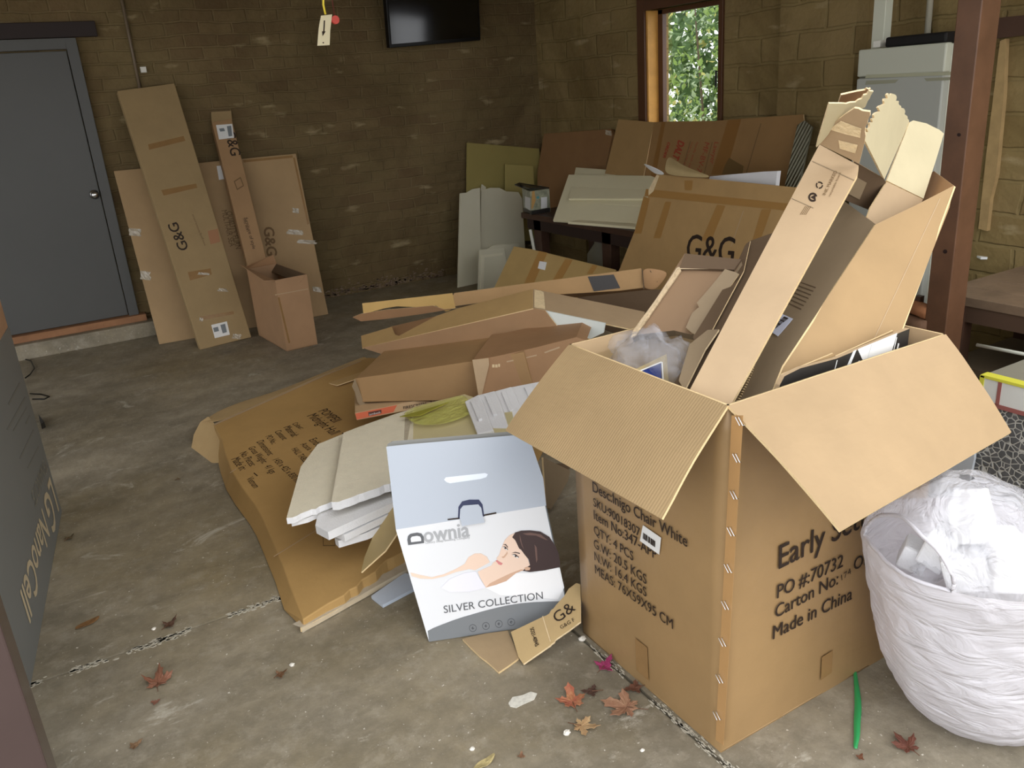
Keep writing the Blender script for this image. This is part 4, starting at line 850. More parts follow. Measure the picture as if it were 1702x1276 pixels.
# ------------------------------------------------------------------ duvet box
db = thing('duvet_box', 'upright white and silver duvet box showing a dark-haired woman, lid raised', 'box', q3(800, 1050, 0))
LO = Pl(q3(713, 1066, .003), q3(948, 1031, .003), P(658, 880, y=2.10))
f4 = pts(LO, [(713, 1066), (658, 880), (908, 840), (949, 1031)])
DW = mat('glossy_white_print', (222, 224, 228), rough=.28, spec=.5); DS = mat('silver_blue_gloss', (168, 176, 188), rough=.3, spec=.5); DG = mat('silver_grey_print', (120, 124, 128), rough=.35, spec=.5)
bk = V((.075, .17, 0))
mb = MB(); t_ = V((0, .004, 0)); fr = f4; rear = [p+bk for p in f4]
mb.prism(fr, -LO.n*.004, 0)
mb.prism([fr[0], fr[1], rear[1], rear[0]], V((.004, 0, 0)), 1); mb.prism([fr[3], fr[2], rear[2], rear[3]], V((-.004, 0, 0)), 1); mb.prism([fr[0], fr[3], rear[3], rear[0]], V((0, 0, .004)), 1)
mb.prism(rear, LO.n*.004, 1)
link('body', mb, [DW, DG], db)
UPp = Pl(LO(658, 880), LO(908, 840), P(642, 742, y=2.20))
lidp = [(658, 880), (642, 742), (680, 738), (868, 722), (880, 728), (903, 795), (908, 840)]
slab('lid', UPp, lidp, .004, DS, db)
slab('lid_tuck_flap', UPp.sh(-.02), [(643, 745), (644, 738), (652, 733), (860, 716), (868, 724), (868, 735), (650, 760)], .003, mat('grey_board_back', (128, 128, 124), rough=.5), db)
decal('carry_slot', UPp, [[(738, 797), (741, 793), (806, 786), (811, 788), (808, 793), (798, 796), (748, 803), (742, 801)]], mat('pale_slot', (222, 230, 240), rough=.3), db)
decal('latch_hole_shade', UPp, [[(761, 862), (762, 842), (768, 833), (780, 830), (796, 830), (802, 838), (805, 858)]], mat('navy_hole_shade', (50, 56, 86), rough=.6), db)  # flat dark decal; the shade inside the opening is its colour
slab('latch_tab', UPp.sh(.006), [(764, 860), (765, 846), (770, 840), (795, 838), (800, 844), (802, 856), (806, 868), (768, 874)], .003, DS, db)
decals('slit', LO, [quadline((744, 863), (763, 861), 2.2), quadline((804, 856), (825, 852), 2.6)], INK, db)
def zz(l, k=4.0525, ox=560, oy=860): return [(ox+a/k, oy+b/k) for a, b in l]
decal('grey_wave', LO, [zz([(612, 762), (650, 742), (700, 722), (770, 695), (850, 668), (930, 645), (1000, 625), (1080, 605), (1150, 590), (1240, 576), (1330, 568), (1420, 564), (1500, 563)])+[(949, 1031), (713, 1066)]], DG, db)
SK = mat('printed_skin', (230, 204, 186), rough=.35); SK2 = mat('printed_skin_shadow', (204, 168, 144), rough=.35); HR = mat('printed_dark_hair', (66, 52, 52), rough=.35); HR2 = mat('printed_hair_sheen', (110, 86, 80), rough=.35)
pw_ = decal('printed_pillow', LO, [zz([(1000, 470), (1080, 450), (1150, 400), (1210, 372), (1320, 372), (1420, 350), (1500, 335), (1530, 470), (1490, 550), (1300, 530), (1100, 520)])], mat('printed_pillow_white', (240, 241, 244), rough=.3), db, off=.0014)
PR = decal('printed_woman', LO, [zz([(1115, 185), (1130, 150), (1160, 118), (1200, 100), (1225, 180), (1255, 235), (1285, 275), (1302, 325), (1262, 350), (1205, 372), (1140, 425), (1070, 450), (1003, 470), (965, 405), (948, 362), (1040, 320), (1052, 300), (1078, 285), (1075, 270), (1092, 250), (1103, 215)])], SK, db, off=.0022)
decal('printed_arm', LO, [zz([(495, 368), (560, 385), (640, 400), (720, 380), (800, 345), (860, 310), (885, 265), (930, 240), (970, 240), (1010, 262), (1030, 300), (940, 355), (890, 345), (800, 365), (720, 395), (640, 412), (560, 408), (505, 392)])], SK, db, off=.0018)
decal('neck_shade', LO, [zz([(1003, 468), (1070, 450), (1140, 425), (1205, 372), (1262, 350), (1240, 346), (1170, 372), (1100, 405), (1030, 440)])], SK2, db, off=.0026)
decal('printed_hair', LO, [zz([(1180, 130), (1200, 98), (1240, 86), (1300, 84), (1370, 92), (1430, 128), (1472, 190), (1492, 240), (1502, 300), (1502, 330), (1400, 352), (1300, 364), (1250, 356), (1268, 340), (1300, 318), (1290, 278), (1262, 245), (1240, 215), (1226, 205), (1212, 175), (1200, 150)])], HR, db, off=.003)
decals('hair_sheen', LO, [zz([(1250, 105), (1300, 98), (1370, 110), (1420, 150), (1400, 145), (1340, 118), (1280, 115)]), zz([(1330, 180), (1345, 200), (1350, 280), (1342, 300), (1335, 240)]), zz([(1230, 110), (1240, 150), (1250, 190), (1262, 215), (1245, 190), (1232, 150)])], HR2, db, off=.0036)
decals('eye', LO, [zz([(1116, 196), (1130, 194), (1146, 208), (1150, 218), (1132, 212)]), zz([(1180, 246), (1200, 246), (1222, 262), (1218, 272), (1196, 262)])], PAPER, db, off=.003)
decals('iris', LO, [ringpoly(zz([(1133, 203)])[0], 0, 1.5, 10), ringpoly(zz([(1203, 257)])[0], 0, 1.7, 10)], HR, db, off=.0036)
decals('brow', LO, [zz([(1118, 178), (1138, 176), (1152, 196), (1148, 200), (1136, 184)]), zz([(1178, 236), (1200, 228), (1232, 236), (1230, 242), (1202, 234)])], HR, db, off=.0034)
decals('lash', LO, [zz([(1114, 194), (1132, 190), (1152, 212), (1148, 214), (1132, 196)]), zz([(1176, 246), (1200, 242), (1226, 262), (1222, 266), (1198, 248)])], HR, db, off=.004)
decal('lips', LO, [zz([(1068, 287), (1080, 284), (1094, 294), (1116, 306), (1106, 318), (1088, 312)])], mat('printed_lips', (206, 132, 132)), db, off=.003)
decal('nose_shade', LO, [zz([(1146, 224), (1150, 240), (1130, 266), (1118, 272), (1108, 262), (1122, 258), (1138, 240)])], SK2, db, off=.0028)
decal('ear', LO, [zz([(1262, 335), (1282, 328), (1302, 334), (1296, 350), (1268, 352)])], SK2, db, off=.0042)
decals('strap', LO, [quadline(zz([(930, 356)])[0], zz([(1042, 296)])[0], 1.8)], DW, db, off=.0034)
decal('vest', LO, [zz([(935, 360), (960, 405), (1003, 470), (900, 495), (760, 500), (700, 470), (760, 410), (860, 370)])], mat('printed_vest', (226, 226, 236)), db, off=.0025)
letters('brand', LO, [('ownia', zz([(590, 165)])[0], zz([(893, 124)])[0], 1.15)], mat('silver_ink', (168, 170, 174)), db, bold=.009)
decal('brand_initial', LO, [zz([(480, 184), (474, 150), (478, 124), (494, 108), (540, 100), (570, 106), (584, 128), (588, 170)])], mat('grey_ink', (96, 98, 102)), db, off=.0015)
decal('brand_initial_counter', LO, [zz([(500, 164), (496, 140), (504, 127), (540, 121), (560, 126), (567, 140), (568, 156)])], DW, db, off=.0022)
letters('title', LO, [('SILVER COLLECTION', zz([(722, 642)])[0], zz([(1388, 545)])[0], 1.05)], mat('grey_ink', (96, 98, 102)), db, bold=.002)
letters('strap_line', LO, [('Luxury Sleep Bedding Company', zz([(598, 176)])[0], zz([(895, 138)])[0], 1.0)], mat('silver_ink', (168, 170, 174)), db)
decals('icon', LO, [ringpoly(zz([c])[0], 5.4, 6.2, 18) for c in ((915, 742), (1003, 728), (1090, 714), (1173, 702))], mat('dark_grey_ink', (84, 86, 90)), db, off=.0022)
decals('icon_mark', LO, [ringpoly(zz([c])[0], .4, 2.2, 6, 20*i, 20*i+300) for i, c in enumerate(((915, 742), (1003, 728), (1090, 714), (1173, 702)))], mat('dark_grey_ink', (84, 86, 90)), db, off=.0022)
# scraps by the duvet box
o = slab('greyish_cardboard_scrap', plZ(.008), zz([(845, 815), (900, 872), (960, 930), (1020, 975), (1090, 1040), (1150, 1000), (1225, 945), (1190, 850), (1150, 760), (1000, 780)]), .007, cb('kraft_floor_scrap', (180, 152, 112)), edge=EDGE); setp(o, 'greyish cardboard scrap on the floor in front of the duvet box', 'cardboard')
SG = Pl(q3(870, 1101, .014), q3(849, 1050, .03), P(957, 975, z=.13))
sg = thing('logo_cardboard_scrap', 'torn cardboard scrap with a cut-off black logo between duvet box and big carton', 'cardboard', q3(880, 1080, .01))
slab('panel', SG, zz([(1172, 770), (1385, 668)])+jag(zz([(1385, 668)])[0], zz([(1500, 580)])[0], 6, 2.5)+zz([(1530, 530), (1560, 480), (1612, 440), (1640, 450), (1640, 700), (1560, 760), (1480, 815)])+jag(zz([(1470, 822)])[0], zz([(1420, 870)])[0], 4, 2)+zz([(1255, 985), (1222, 938)]), .006, cb('kraft_logo_scrap', (204, 172, 116)), sg, edge=TORN)
letters('logo', SG, [('G&', (927, 1036), (958, 1013), 1.2), ('G&G F', (933, 1046), (956, 1032), 1.2)], INK, sg, bold=.0)
letters('printing', SG, [('SO21-40945', (881, 1045), (890, 1075), 1.2)], INK, sg, bold=.01)
decals('tear_line', SG, [quadline((902, 1024), (915, 1066), 1.6)], TORN, sg)
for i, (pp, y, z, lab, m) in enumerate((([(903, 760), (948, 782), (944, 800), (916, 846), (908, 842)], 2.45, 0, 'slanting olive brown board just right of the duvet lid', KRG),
        ([(908, 770), (975, 770), (975, 1000), (945, 1000), (930, 930)], 2.62, 0, 'dark board added for the shadow behind the duvet box', KRK))):  # second board coloured dark to fill the shadow behind the duvet box
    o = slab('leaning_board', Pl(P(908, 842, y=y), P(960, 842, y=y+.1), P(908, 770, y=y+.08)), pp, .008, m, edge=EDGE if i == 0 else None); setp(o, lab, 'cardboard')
# ================================================================== LEFT EDGE
lg0, lg1 = V((-.16, 3.81, 0)), V((-.39, 1.93, 0)); ln = V((1.88, -.23, 0)).normalized()
LGP = Pl(lg0, lg1, lg0+V((0, 0, 1)))
lt = thing('television_carton', 'large grey television carton at the left edge, lettering upside down', 'cardboard box', lg0)
LGG = mat('matt_grey_carton', (122, 124, 122), rough=.5, var=.03)
mb = MB().prism([lg0, lg1, lg1-ln*.2, lg0-ln*.2], (0, 0, .838)); link('printed_sleeve', mb, LGG, lt, bevel=.002)
mb = MB().prism([lg0-ln*.004, lg1-ln*.004, lg1-ln*.196, lg0-ln*.196], (0, 0, .30)); 
mb = MB(); z_ = V((0, 0, .838)); mb.prism([p+z_ for p in (lg0-ln*.004, lg1-ln*.004, lg1-ln*.196, lg0-ln*.196)], (0, 0, .28)); link('bare_cardboard_end', mb, cb('kraft_tv_carton', (196, 150, 112)), lt)
SIL = mat('silver_grey_ink', (206, 190, 158), rough=.4)
letters('brand_name', LGP, [('LG', (82, 793), (72, 832), .95), ('NanoCell', (69, 845), (33, 984), .95)], SIL, lt, bold=.006)
letters('model_name', LGP, [('75NANO75', (73, 757), (51, 818), 1.0)], mat('dim_grey_ink', (138, 134, 120), rough=.4), lt)
decals('faint_small_print', LGP, [quadline((64, 742), (46, 778), 2.4), quadline((56, 714), (33, 762), 2.6), quadline((50, 690), (43, 704), 2.8), quadline((42, 660), (12, 714), 3), quadline((33, 636), (14, 672), 3), quadline((45, 676), (22, 716), 2)], mat('dim_grey_print', (116, 116, 110), rough=.5), lt)
lp = MB().box((-.345, 1.60, 0), (-.2115, 1.72, 2.6)); o = link('timber_post', lp, mat('gloss_brown_post', (72, 58, 56), rough=.25, spec=.5, var=.06, vscale=8), None, loc=(-.27, 1.66, 0), bevel=.004); setp(o, 'glossy brown timber post at the lower left edge', 'post')
cbm = MB(); cbm.tube([q3(40, 596, .01), q3(52, 600, .01), q3(57, 612, .01), q3(50, 622, .01), q3(42, 628, .01)], .004, 6); o = link('black_cable', cbm, mat('black_cable', (20, 20, 20), rough=.4), None, loc=q3(46, 610, .0), smooth=True); setp(o, 'upper loop of black cable on the floor behind the television carton', 'cable', 'black cables on the floor')
cbm = MB(); cbm.tube([q3(50, 654, .01), q3(68, 655, .01), q3(82, 659, .01), q3(74, 663, .01), q3(54, 663, .01)], .004, 6); o = link('black_cable', cbm, mat('black_cable', (20, 20, 20)), None, loc=q3(66, 660, .0), smooth=True); setp(o, 'lower narrow loop of black cable beside the television carton', 'cable', 'black cables on the floor')
o = link('black_wedge', MB().prism([q3(66, 696, .004), q3(76, 709, .004), q3(70, 713, .004)], (0, 0, .03)), BLK, None, loc=q3(70, 706, 0)); setp(o, 'small black plastic corner sticking out beside the television carton', 'plastic piece')
# ================================================================== RIGHT SIDE
px_ = 3.40; ya = P(1592, 0, x=px_).y; yb = P(1633, 0, x=px_).y; xr = P(1665, 0, y=yb).x
PW = mat('red_brown_post', (100, 70, 50), rough=.4, spec=.45, var=.28, vscale=4, bump=.2, bscale=20)
po = thing('roof_post', 'red-brown square timber roof post behind the big open carton', 'post', (px_, yb, 0))
link('shaft', MB().box((px_, yb, 0), (xr, ya, 2.6)), PW, po, bevel=.004)
PX = plX(px_)
decals('knot', PX, [ringpoly((1594, 224), 0, 3.2, 10), ringpoly((1571, 418), 0, 3.6, 10)], mat('dark_knot', (40, 24, 20), rough=.6), po)
fr = thing('upright_fridge', 'off-white upright fridge behind the post, freezer door on top', 'fridge', (4.0, 2.65, 0))
fx = 4.02; fa = P(1430, 83, x=fx); fb = P(1588, 70, x=fx); ft = fa.z; y1f, y0f = fa.y, fb.y+.03
FW = mat('fridge_enamel', (190, 192, 176), rough=.35, spec=.45)
link('body', MB().box((fx+.03, y0f, .02), (4.36, y1f, ft-.005)), FW, fr, bevel=.006)
zs = P(1433, 129, x=fx).z
link('freezer_door', MB().box((fx-.02, y0f, zs+.004), (fx+.03, y1f-.004, ft)), FW, fr, bevel=.008)
fd = link('fridge_door', MB().box((fx-.02, y0f, .06), (fx+.03, y1f-.004, zs-.004)), mat('fridge_enamel_lower', (170, 172, 164), rough=.35), fr, bevel=.008)
link('door_seal', MB().box((fx-.004, y0f+.01, zs-.006), (fx+.03, y1f-.01, zs+.006)), mat('seal_grey', (96, 96, 84)), fr)
FXP = plX(fx-.02)
decals('handle_recess', FXP, [[(1440, 134), (1494, 132), (1488, 138), (1438, 141)], [(1536, 130), (1580, 128), (1580, 133), (1540, 135)]], mat('recess_grey', (150, 150, 128), rough=.5), fd)
decal('handle_lip', FXP, [[(1440, 124), (1584, 119), (1584, 124.5), (1438, 130)]], mat('recess_grey_light', (172, 172, 146), rough=.4), fr, off=.001)
o = link('black_flat_case', MB().box((4.02, y0f+.02, ft), (4.30, P(1471, 68, x=4.02).y, ft+.05)), mat('black_soft_case', (22, 20, 20), rough=.6), None, loc=(4.15, 2.85, ft), bevel=.01); setp(o, 'flat black case lying on top of the fridge', 'case')
wc = P(1462, 60, x=4.15); mb = MB(); mb.box((4.12, P(1470, 40, x=4.12).y, ft), (4.18, P(1450, 40, x=4.12).y, 2.6)); o = link('white_channel', mb, mat('white_powdercoat', (206, 208, 190), rough=.4), None, loc=(4.15, wc.y, ft), bevel=.004); setp(o, 'wide white metal channel standing on the fridge, up to the roof', 'metal channel')
q = P(1542, 50, x=4.33); o = link('white_pole', MB().tube([V((4.33, q.y, ft)), V((4.33, P(1545, 0, x=4.33).y, 2.6))], .016, 10), mat('greyish_pole', (170, 164, 146), rough=.4), None, loc=(4.33, q.y, ft), smooth=True); setp(o, 'thin greyish pole standing behind the black case on the fridge', 'pole')
q = P(1461, 72, x=4.06); o = link('white_plug_box', MB().box(q+V((-.02, -.022, -.02)), q+V((.03, .022, .014))), mat('white_plastic', (226, 224, 214)), None, bevel=.003, loc=(q.x, q.y, q.z-.02)); setp(o, 'small white plastic block at the foot of the white channel', 'plastic piece')
struct('trim_4', MB().box((XB-.05, P(1665, 100, x=XB).y-.03, 1.36), (XB, P(1665, 100, x=XB).y+.02, 1.72)) if False else MB().prism([P(a, b, x=XB-.03) for a, b in ((1662, 68), (1672, 64), (1668, 160), (1656, 290), (1646, 330), (1640, 384), (1626, 380), (1640, 250))], (.04, 0, 0)), mat('rough_pine_batten', (160, 134, 92), rough=.8, var=.15, vscale=12))
struct('trim_5', MB().prism([P(a, b, x=XB-.04) for a, b in ((1655, 30), (1800, 15), (1800, 48), (1655, 64))], (.05, 0, 0)), mat('dark_wall_beam', (72, 50, 38), rough=.7, var=.1))
# plank table
tb = thing('plank_table', 'weathered plank table along the right wall beyond the post', 'table', (4.0, 1.6, 0))
TBW = mat('weathered_planks', (124, 104, 84), rough=.6, var=.2, vscale=7, bump=.4); tz = .55; tx = 3.62
edges = [tx, 3.80, 3.99, 4.18, 4.36]
for i in range(4): link('plank', MB().box((edges[i]+.003, .55, tz-.045), (edges[i+1]-.003, 2.315, tz)), TBW, tb, bevel=.004)
link('apron', MB().box((tx+.01, .56, tz-.12), (tx+.05, 2.30, tz-.045)), mat('table_apron', (86, 66, 52), rough=.6), tb)
for x, y in ((3.66, 2.2), (4.28, 2.2), (3.66, .7), (4.28, .7)): link('leg', MB().box((x-.035, y-.05, 0), (x+.035, y+.05, tz-.045)), DKW, tb, bevel=.003)
link('low_shelf', MB().box((tx+.05, .6, .17), (4.34, 2.26, .20)), mat('low_shelf_board', (92, 78, 60), rough=.7, var=.15), tb)
o = slab('white_paper_curl', plZ(tz+.005), [(1621, 414), (1628, 418), (1641, 431), (1630, 431), (1621, 427)], -.012, PAPER); setp(o, 'small white paper curl on the plank table near the post', 'paper')
q = P(1626, 574, x=3.66); r2 = P(1702, 588, x=3.56); o = link('white_rod', MB().tube([P(1624, 573, x=3.56), P(1720, 592, x=3.52)], .008, 8), mat('white_rod_paint', (206, 208, 196), rough=.4), None, loc=P(1660, 580, x=3.56), smooth=True); setp(o, 'thin white rod lying in front of the shelf under the plank table', 'rod')
for i, (a, b, r_, m, lab) in enumerate(((P(1494, 508, x=3.52), P(1546, 520, x=3.42), .035, (150, 100, 66), 'upper orange-brown log beside the roof post'), (P(1490, 532, x=3.5), P(1540, 545, x=3.40), .035, (112, 84, 64), 'lower brown log beside the roof post'), (P(1508, 556, x=3.45), P(1550, 520, x=3.44), .02, (166, 110, 74), 'slanting orange stick crossing the logs beside the roof post'))):
    o = link('firewood_log', MB().tube([a, (a+b)/2+V((0, 0, .01)), b], r_, 9), mat('bark_%d' % i, m, rough=.8, var=.2, vscale=12, bump=.6), None, loc=(a+b)/2-V((0, 0, r_)), smooth=True); setp(o, lab, 'firewood', 'firewood logs beside the post')
o = thing('timber_crate', 'dark slatted timber crate filled with logs between fridge and post', 'crate', (3.55, 2.45, 0))
for i in range(3): link('slat', MB().box((3.44, 2.26, .06+.15*i), (3.46, 2.85, .17+.15*i)), mat('crate_slat', (98, 78, 58), rough=.7, var=.2), o, bevel=.002)
for y in (2.27, 2.82): link('corner_post', MB().box((3.46, y, 0), (3.49, y+.03, .56)), DKW, o)
# mosaic box
mx_ = 2.5; MX = plX(mx_); m0, m1 = P(1633, 623, x=mx_), .55
mm = bpy.data.materials.new('pebble_mosaic'); mm.use_nodes = True; N = mm.node_tree.nodes; L = mm.node_tree.links; b = N['Principled BSDF']
tc = N.new('ShaderNodeTexCoord'); vo = N.new('ShaderNodeTexVoronoi'); vo.feature = 'DISTANCE_TO_EDGE'; vo.inputs['Scale'].default_value = 46; L.new(tc.outputs['Object'], vo.inputs['Vector'])
r = N.new('ShaderNodeMapRange'); r.inputs[1].default_value = .05; r.inputs[2].default_value = .11; L.new(vo.outputs['Distance'], r.inputs[0])
nx = N.new('ShaderNodeTexNoise'); nx.inputs['Scale'].default_value = 30; L.new(tc.outputs['Object'], nx.inputs['Vector'])
x0 = N.new('ShaderNodeMix'); x0.data_type = 'RGBA'; L.new(nx.outputs['Fac'], x0.inputs[0]); x0.inputs[6].default_value = (*lin((62, 64, 66)), 1); x0.inputs[7].default_value = (*lin((112, 112, 112)), 1)
x1 = N.new('ShaderNodeMix'); x1.data_type = 'RGBA'; L.new(r.outputs[0], x1.inputs[0]); x1.inputs[6].default_value = (*lin((186, 184, 176)), 1); L.new(x0.outputs[2], x1.inputs[7]); L.new(x1.outputs[2], b.inputs['Base Color']); b.inputs['Roughness'].default_value = .35
bp = N.new('ShaderNodeBump'); bp.inputs['Distance'].default_value = .004; L.new(r.outputs[0], bp.inputs['Height']); L.new(bp.outputs[0], b.inputs['Normal'])
ms_ = thing('mosaic_box', 'box with dark pebble mosaic front and white tiled rim with yellow tape, right edge', 'planter box', (mx_+.3, 1.1, 0))
ztop = m0.z; zmid = P(1645, 668, x=mx_).z; yl = P(1622, 700, x=mx_).y
link('mosaic_front', MB().box((mx_, .45, .02), (mx_+.02, yl, zmid-.008)), mm, ms_)
link('tile_rim', MB().box((mx_-.004, .45, zmid), (mx_+.02, yl, ztop)), mat('white_rim_tile', (214, 214, 208), rough=.35, var=.05), ms_)
link('pink_grout_line', MB().box((mx_-.006, .45, zmid-.012), (mx_+.018, yl, zmid+.002)), mat('pink_grout', (150, 92, 86), rough=.6), ms_)
link('pink_grout_line', MB().box((mx_-.006, P(1665, 650, x=mx_).y, zmid), (mx_+.018, P(1659, 650, x=mx_).y, ztop)), mat('pink_grout', (150, 92, 86)), ms_)
link('yellow_tape', MB().box((mx_-.007, .45, ztop-.006), (mx_+.03, yl, ztop+.003)), mat('yellow_masking_tape', (206, 202, 72), rough=.5), ms_)
link('yellow_tape', MB().box((mx_-.007, yl-.012, zmid), (mx_+.03, yl+.002, ztop)), mat('yellow_masking_tape', (206, 202, 72)), ms_)
link('grey_top_board', MB().box((mx_+.03, .45, ztop-.03), (mx_+.62, yl-.0, ztop-.002)), mat('grey_top_board', (128, 124, 110), rough=.6, var=.12), ms_)
link('carcass', MB().box((mx_+.02, .47, 0), (mx_+.6, yl-.02, ztop-.03)), mat('rough_carcass', (120, 100, 84), rough=.8), ms_)
o = slab('white_backing_board', plX(mx_-.02), [(1619, 762), (1604, 832), (1560, 900), (1540, 860), (1548, 700), (1622, 700)], .012, GREYP); setp(o, 'blank pale grey board standing between mosaic box and white bag', 'board')
# ------------------------------------------------------------------ white bag of foam
bag = thing('white_rubbish_bag', 'full white plastic rubbish bag with foam pieces, right of the big carton', 'rubbish bag', (1.72, .88, 0))
BAGM = bpy.data.materials.new('thin_white_plastic'); BAGM.use_nodes = True; N = BAGM.node_tree.nodes; L = BAGM.node_tree.links; b = N['Principled BSDF']
b.inputs['Base Color'].default_value = (*lin((218, 216, 222)), 1); b.inputs['Roughness'].default_value = .32; b.inputs['Specular IOR Level'].default_value = .5
tr = N.new('ShaderNodeBsdfTranslucent'); tr.inputs[0].default_value = (*lin((240, 236, 240)), 1); ms = N.new('ShaderNodeMixShader'); ms.inputs[0].default_value = .25; L.new(b.outputs[0], ms.inputs[1]); L.new(tr.outputs[0], ms.inputs[2]); L.new(ms.outputs[0], N['Material Output'].inputs[0])
tc = N.new('ShaderNodeTexCoord'); mp = N.new('ShaderNodeMapping'); mp.inputs['Scale'].default_value = (7, 7, 20); mp.inputs['Rotation'].default_value = (.35, .3, 0); L.new(tc.outputs['Object'], mp.inputs[0])
n1 = N.new('ShaderNodeTexNoise'); n1.inputs['Scale'].default_value = 1; n1.inputs['Detail'].default_value = 4; n1.inputs['Distortion'].default_value = 1.0; L.new(mp.outputs[0], n1.inputs['Vector'])
bp = N.new('ShaderNodeBump'); bp.inputs['Strength'].default_value = .8; bp.inputs['Distance'].default_value = .02; L.new(n1.outputs['Fac'], bp.inputs['Height']); L.new(bp.outputs[0], b.inputs['Normal'])
cx_, cy_ = 1.85, .935
prof = [(0, 0), (0, .10), (.004, .14), (.02, .17), (.06, .195), (.12, .212), (.20, .226), (.28, .234), (.36, .238), (.44, .238), (.50, .234), (.53, .230), (.56, .222), (.59, .205), (.625, .18), (.66, .145), (.69, .10), (.715, .055), (.722, .015)]
NR = len(prof)-1
def bagpt(u, v):
    k = v*NR; i = min(int(k), NR-1); f = k-i
    z = prof[i][0]*(1-f)+prof[i+1][0]*f; r = prof[i][1]*(1-f)+prof[i+1][1]*f
    th = 2*math.pi*u; d = V((math.cos(th), math.sin(th), 0)); q = V((d.x*1.5, d.y*1.5, z*4))
    w_ = 1+.07*noise.noise(q)+.035*abs(noise.noise(V((d.x*3, d.y*3, z*14+d.x*4))))-.02*abs(noise.noise(V((d.x*6, d.y*6, z*26))))
    if z < .01: w_ = 1+.03*noise.noise(q)
    if z > .56: w_ += min(1, (z-.56)*8)*(.10*math.sin(th*5+z*9)*.5+.16*noise.noise(V((d.x*2.4, d.y*2.4, 3+z*3))))
    r *= w_; p = V((cx_+d.x*r-z*.26-max(0, z-.55)*.12, cy_+d.y*r*.98-max(0, z-.5)*.04, z+.004))
    p.y = min(p.y, by0-.012); return p
NU = 96; vcut = 11; m_ = 6
mb = MB().grid(lambda u, v: bagpt(u, v*vcut/NR), NU, vcut*m_); link('sack', mb, BAGM, bag, smooth=True)
tp_ = MB(); nv = (NR-vcut)*m_
def hole(u, k):
    a = math.degrees(2*math.pi*u) % 360; h_ = (a-168)/36.; kk = (k-nv*.10)/(nv*.40); return h_*h_+kk*kk < 1
vs = [bagpt(i/NU, (vcut+(NR-vcut)*k/nv)/NR) for k in range(nv+1) for i in range(NU+1)]
fs = [[k*(NU+1)+i, k*(NU+1)+i+1, (k+1)*(NU+1)+i+1, (k+1)*(NU+1)+i] for k in range(nv) for i in range(NU) if not hole((i+.5)/NU, k+.5)]
FB = film('milky_bag_film', .36, (244, 244, 250))
tp_.add(vs, fs); link('gathered_top', tp_, FB, bag, smooth=True)
rim = []
for i in range(41):
    a = 2*math.pi*i/40; u = (168+36*math.cos(a))/360; k = nv*.10+nv*.40*math.sin(a); rim.append(bagpt(u, (vcut+(NR-vcut)*max(0, k)/nv)/NR))
link('rolled_rim', MB().tube(rim, .0045, 8), BAGM, bag, smooth=True)
def bagin(a, dz, rr_): 
    z = .5+dz; t = math.radians(a); return V((cx_-z*.26-max(0, z-.55)*.12+math.cos(t)*rr_, cy_+math.sin(t)*rr_-.02, z))
for i, (a, dz, rr_, s, rz, lab) in enumerate(((205, .15, .05, (.05, .035, .045), .4, 'upper'), (235, .08, .12, (.06, .04, .05), .9, 'right'), (170, .07, .10, (.055, .03, .045), .2, 'left'), (200, .05, .13, (.045, .045, .04), .6, 'middle'), (275, .05, .13, (.055, .04, .045), 1.2, 'far right'), (150, .02, .15, (.035, .03, .03), .5, 'lowest left'))):
    c = bagin(a, dz, rr_); t = V(s); mb = MB().box(-t, t); R_ = Matrix.Rotation(rz, 3, 'Z') @ Matrix.Rotation(.3*((i % 3)-1), 3, 'X'); mb.v = [R_ @ v+c for v in mb.v]
    o = link('foam_block', mb, WHT, None, loc=c, bevel=.006); setp(o, '%s white foam block seen inside the mouth of the white bag' % lab, 'polystyrene', 'foam blocks in the bag')
c = bagin(175, .02, .15); mb = MB(); blob(mb, c, .05, (1.3, .6, .45), .5, 2.5, 24, 14, 5); o = link('clear_wrap', mb, FILM, None, loc=c, smooth=True); setp(o, 'crinkled clear plastic wrap in the mouth of the white bag', 'plastic wrap')
# green ribbon
rb_ = [(1421, 1092), (1420, 1110), (1424, 1140), (1427, 1175), (1424, 1200), (1425, 1225), (1421, 1240), (1424, 1246)]; mb = MB()
w0 = [.003, .004, .006, .009, .008, .007, .005, .003]; vs = []
for (a, b), w_ in zip(rb_, w0):
    p = q3(a, b, .006+.01*noise.noise(V((a*.1, b*.02, 0)))); vs += [p+V((-w_, w_*.6, 0)), p+V((0, 0, .006)), p+V((w_, -w_*.6, 0))]
mb.add(vs, [[3*i+k, 3*i+k+1, 3*i+k+4, 3*i+k+3] for i in range(len(rb_)-1) for k in (0, 1)]); o = link('green_ribbon', mb, mat('green_plastic_ribbon', (44, 150, 84), rough=.3, spec=.6), None, loc=q3(1424, 1200, 0), sub=2, solid=.001, smooth=True); setp(o, 'green plastic ribbon on the floor between big carton and bag', 'ribbon')
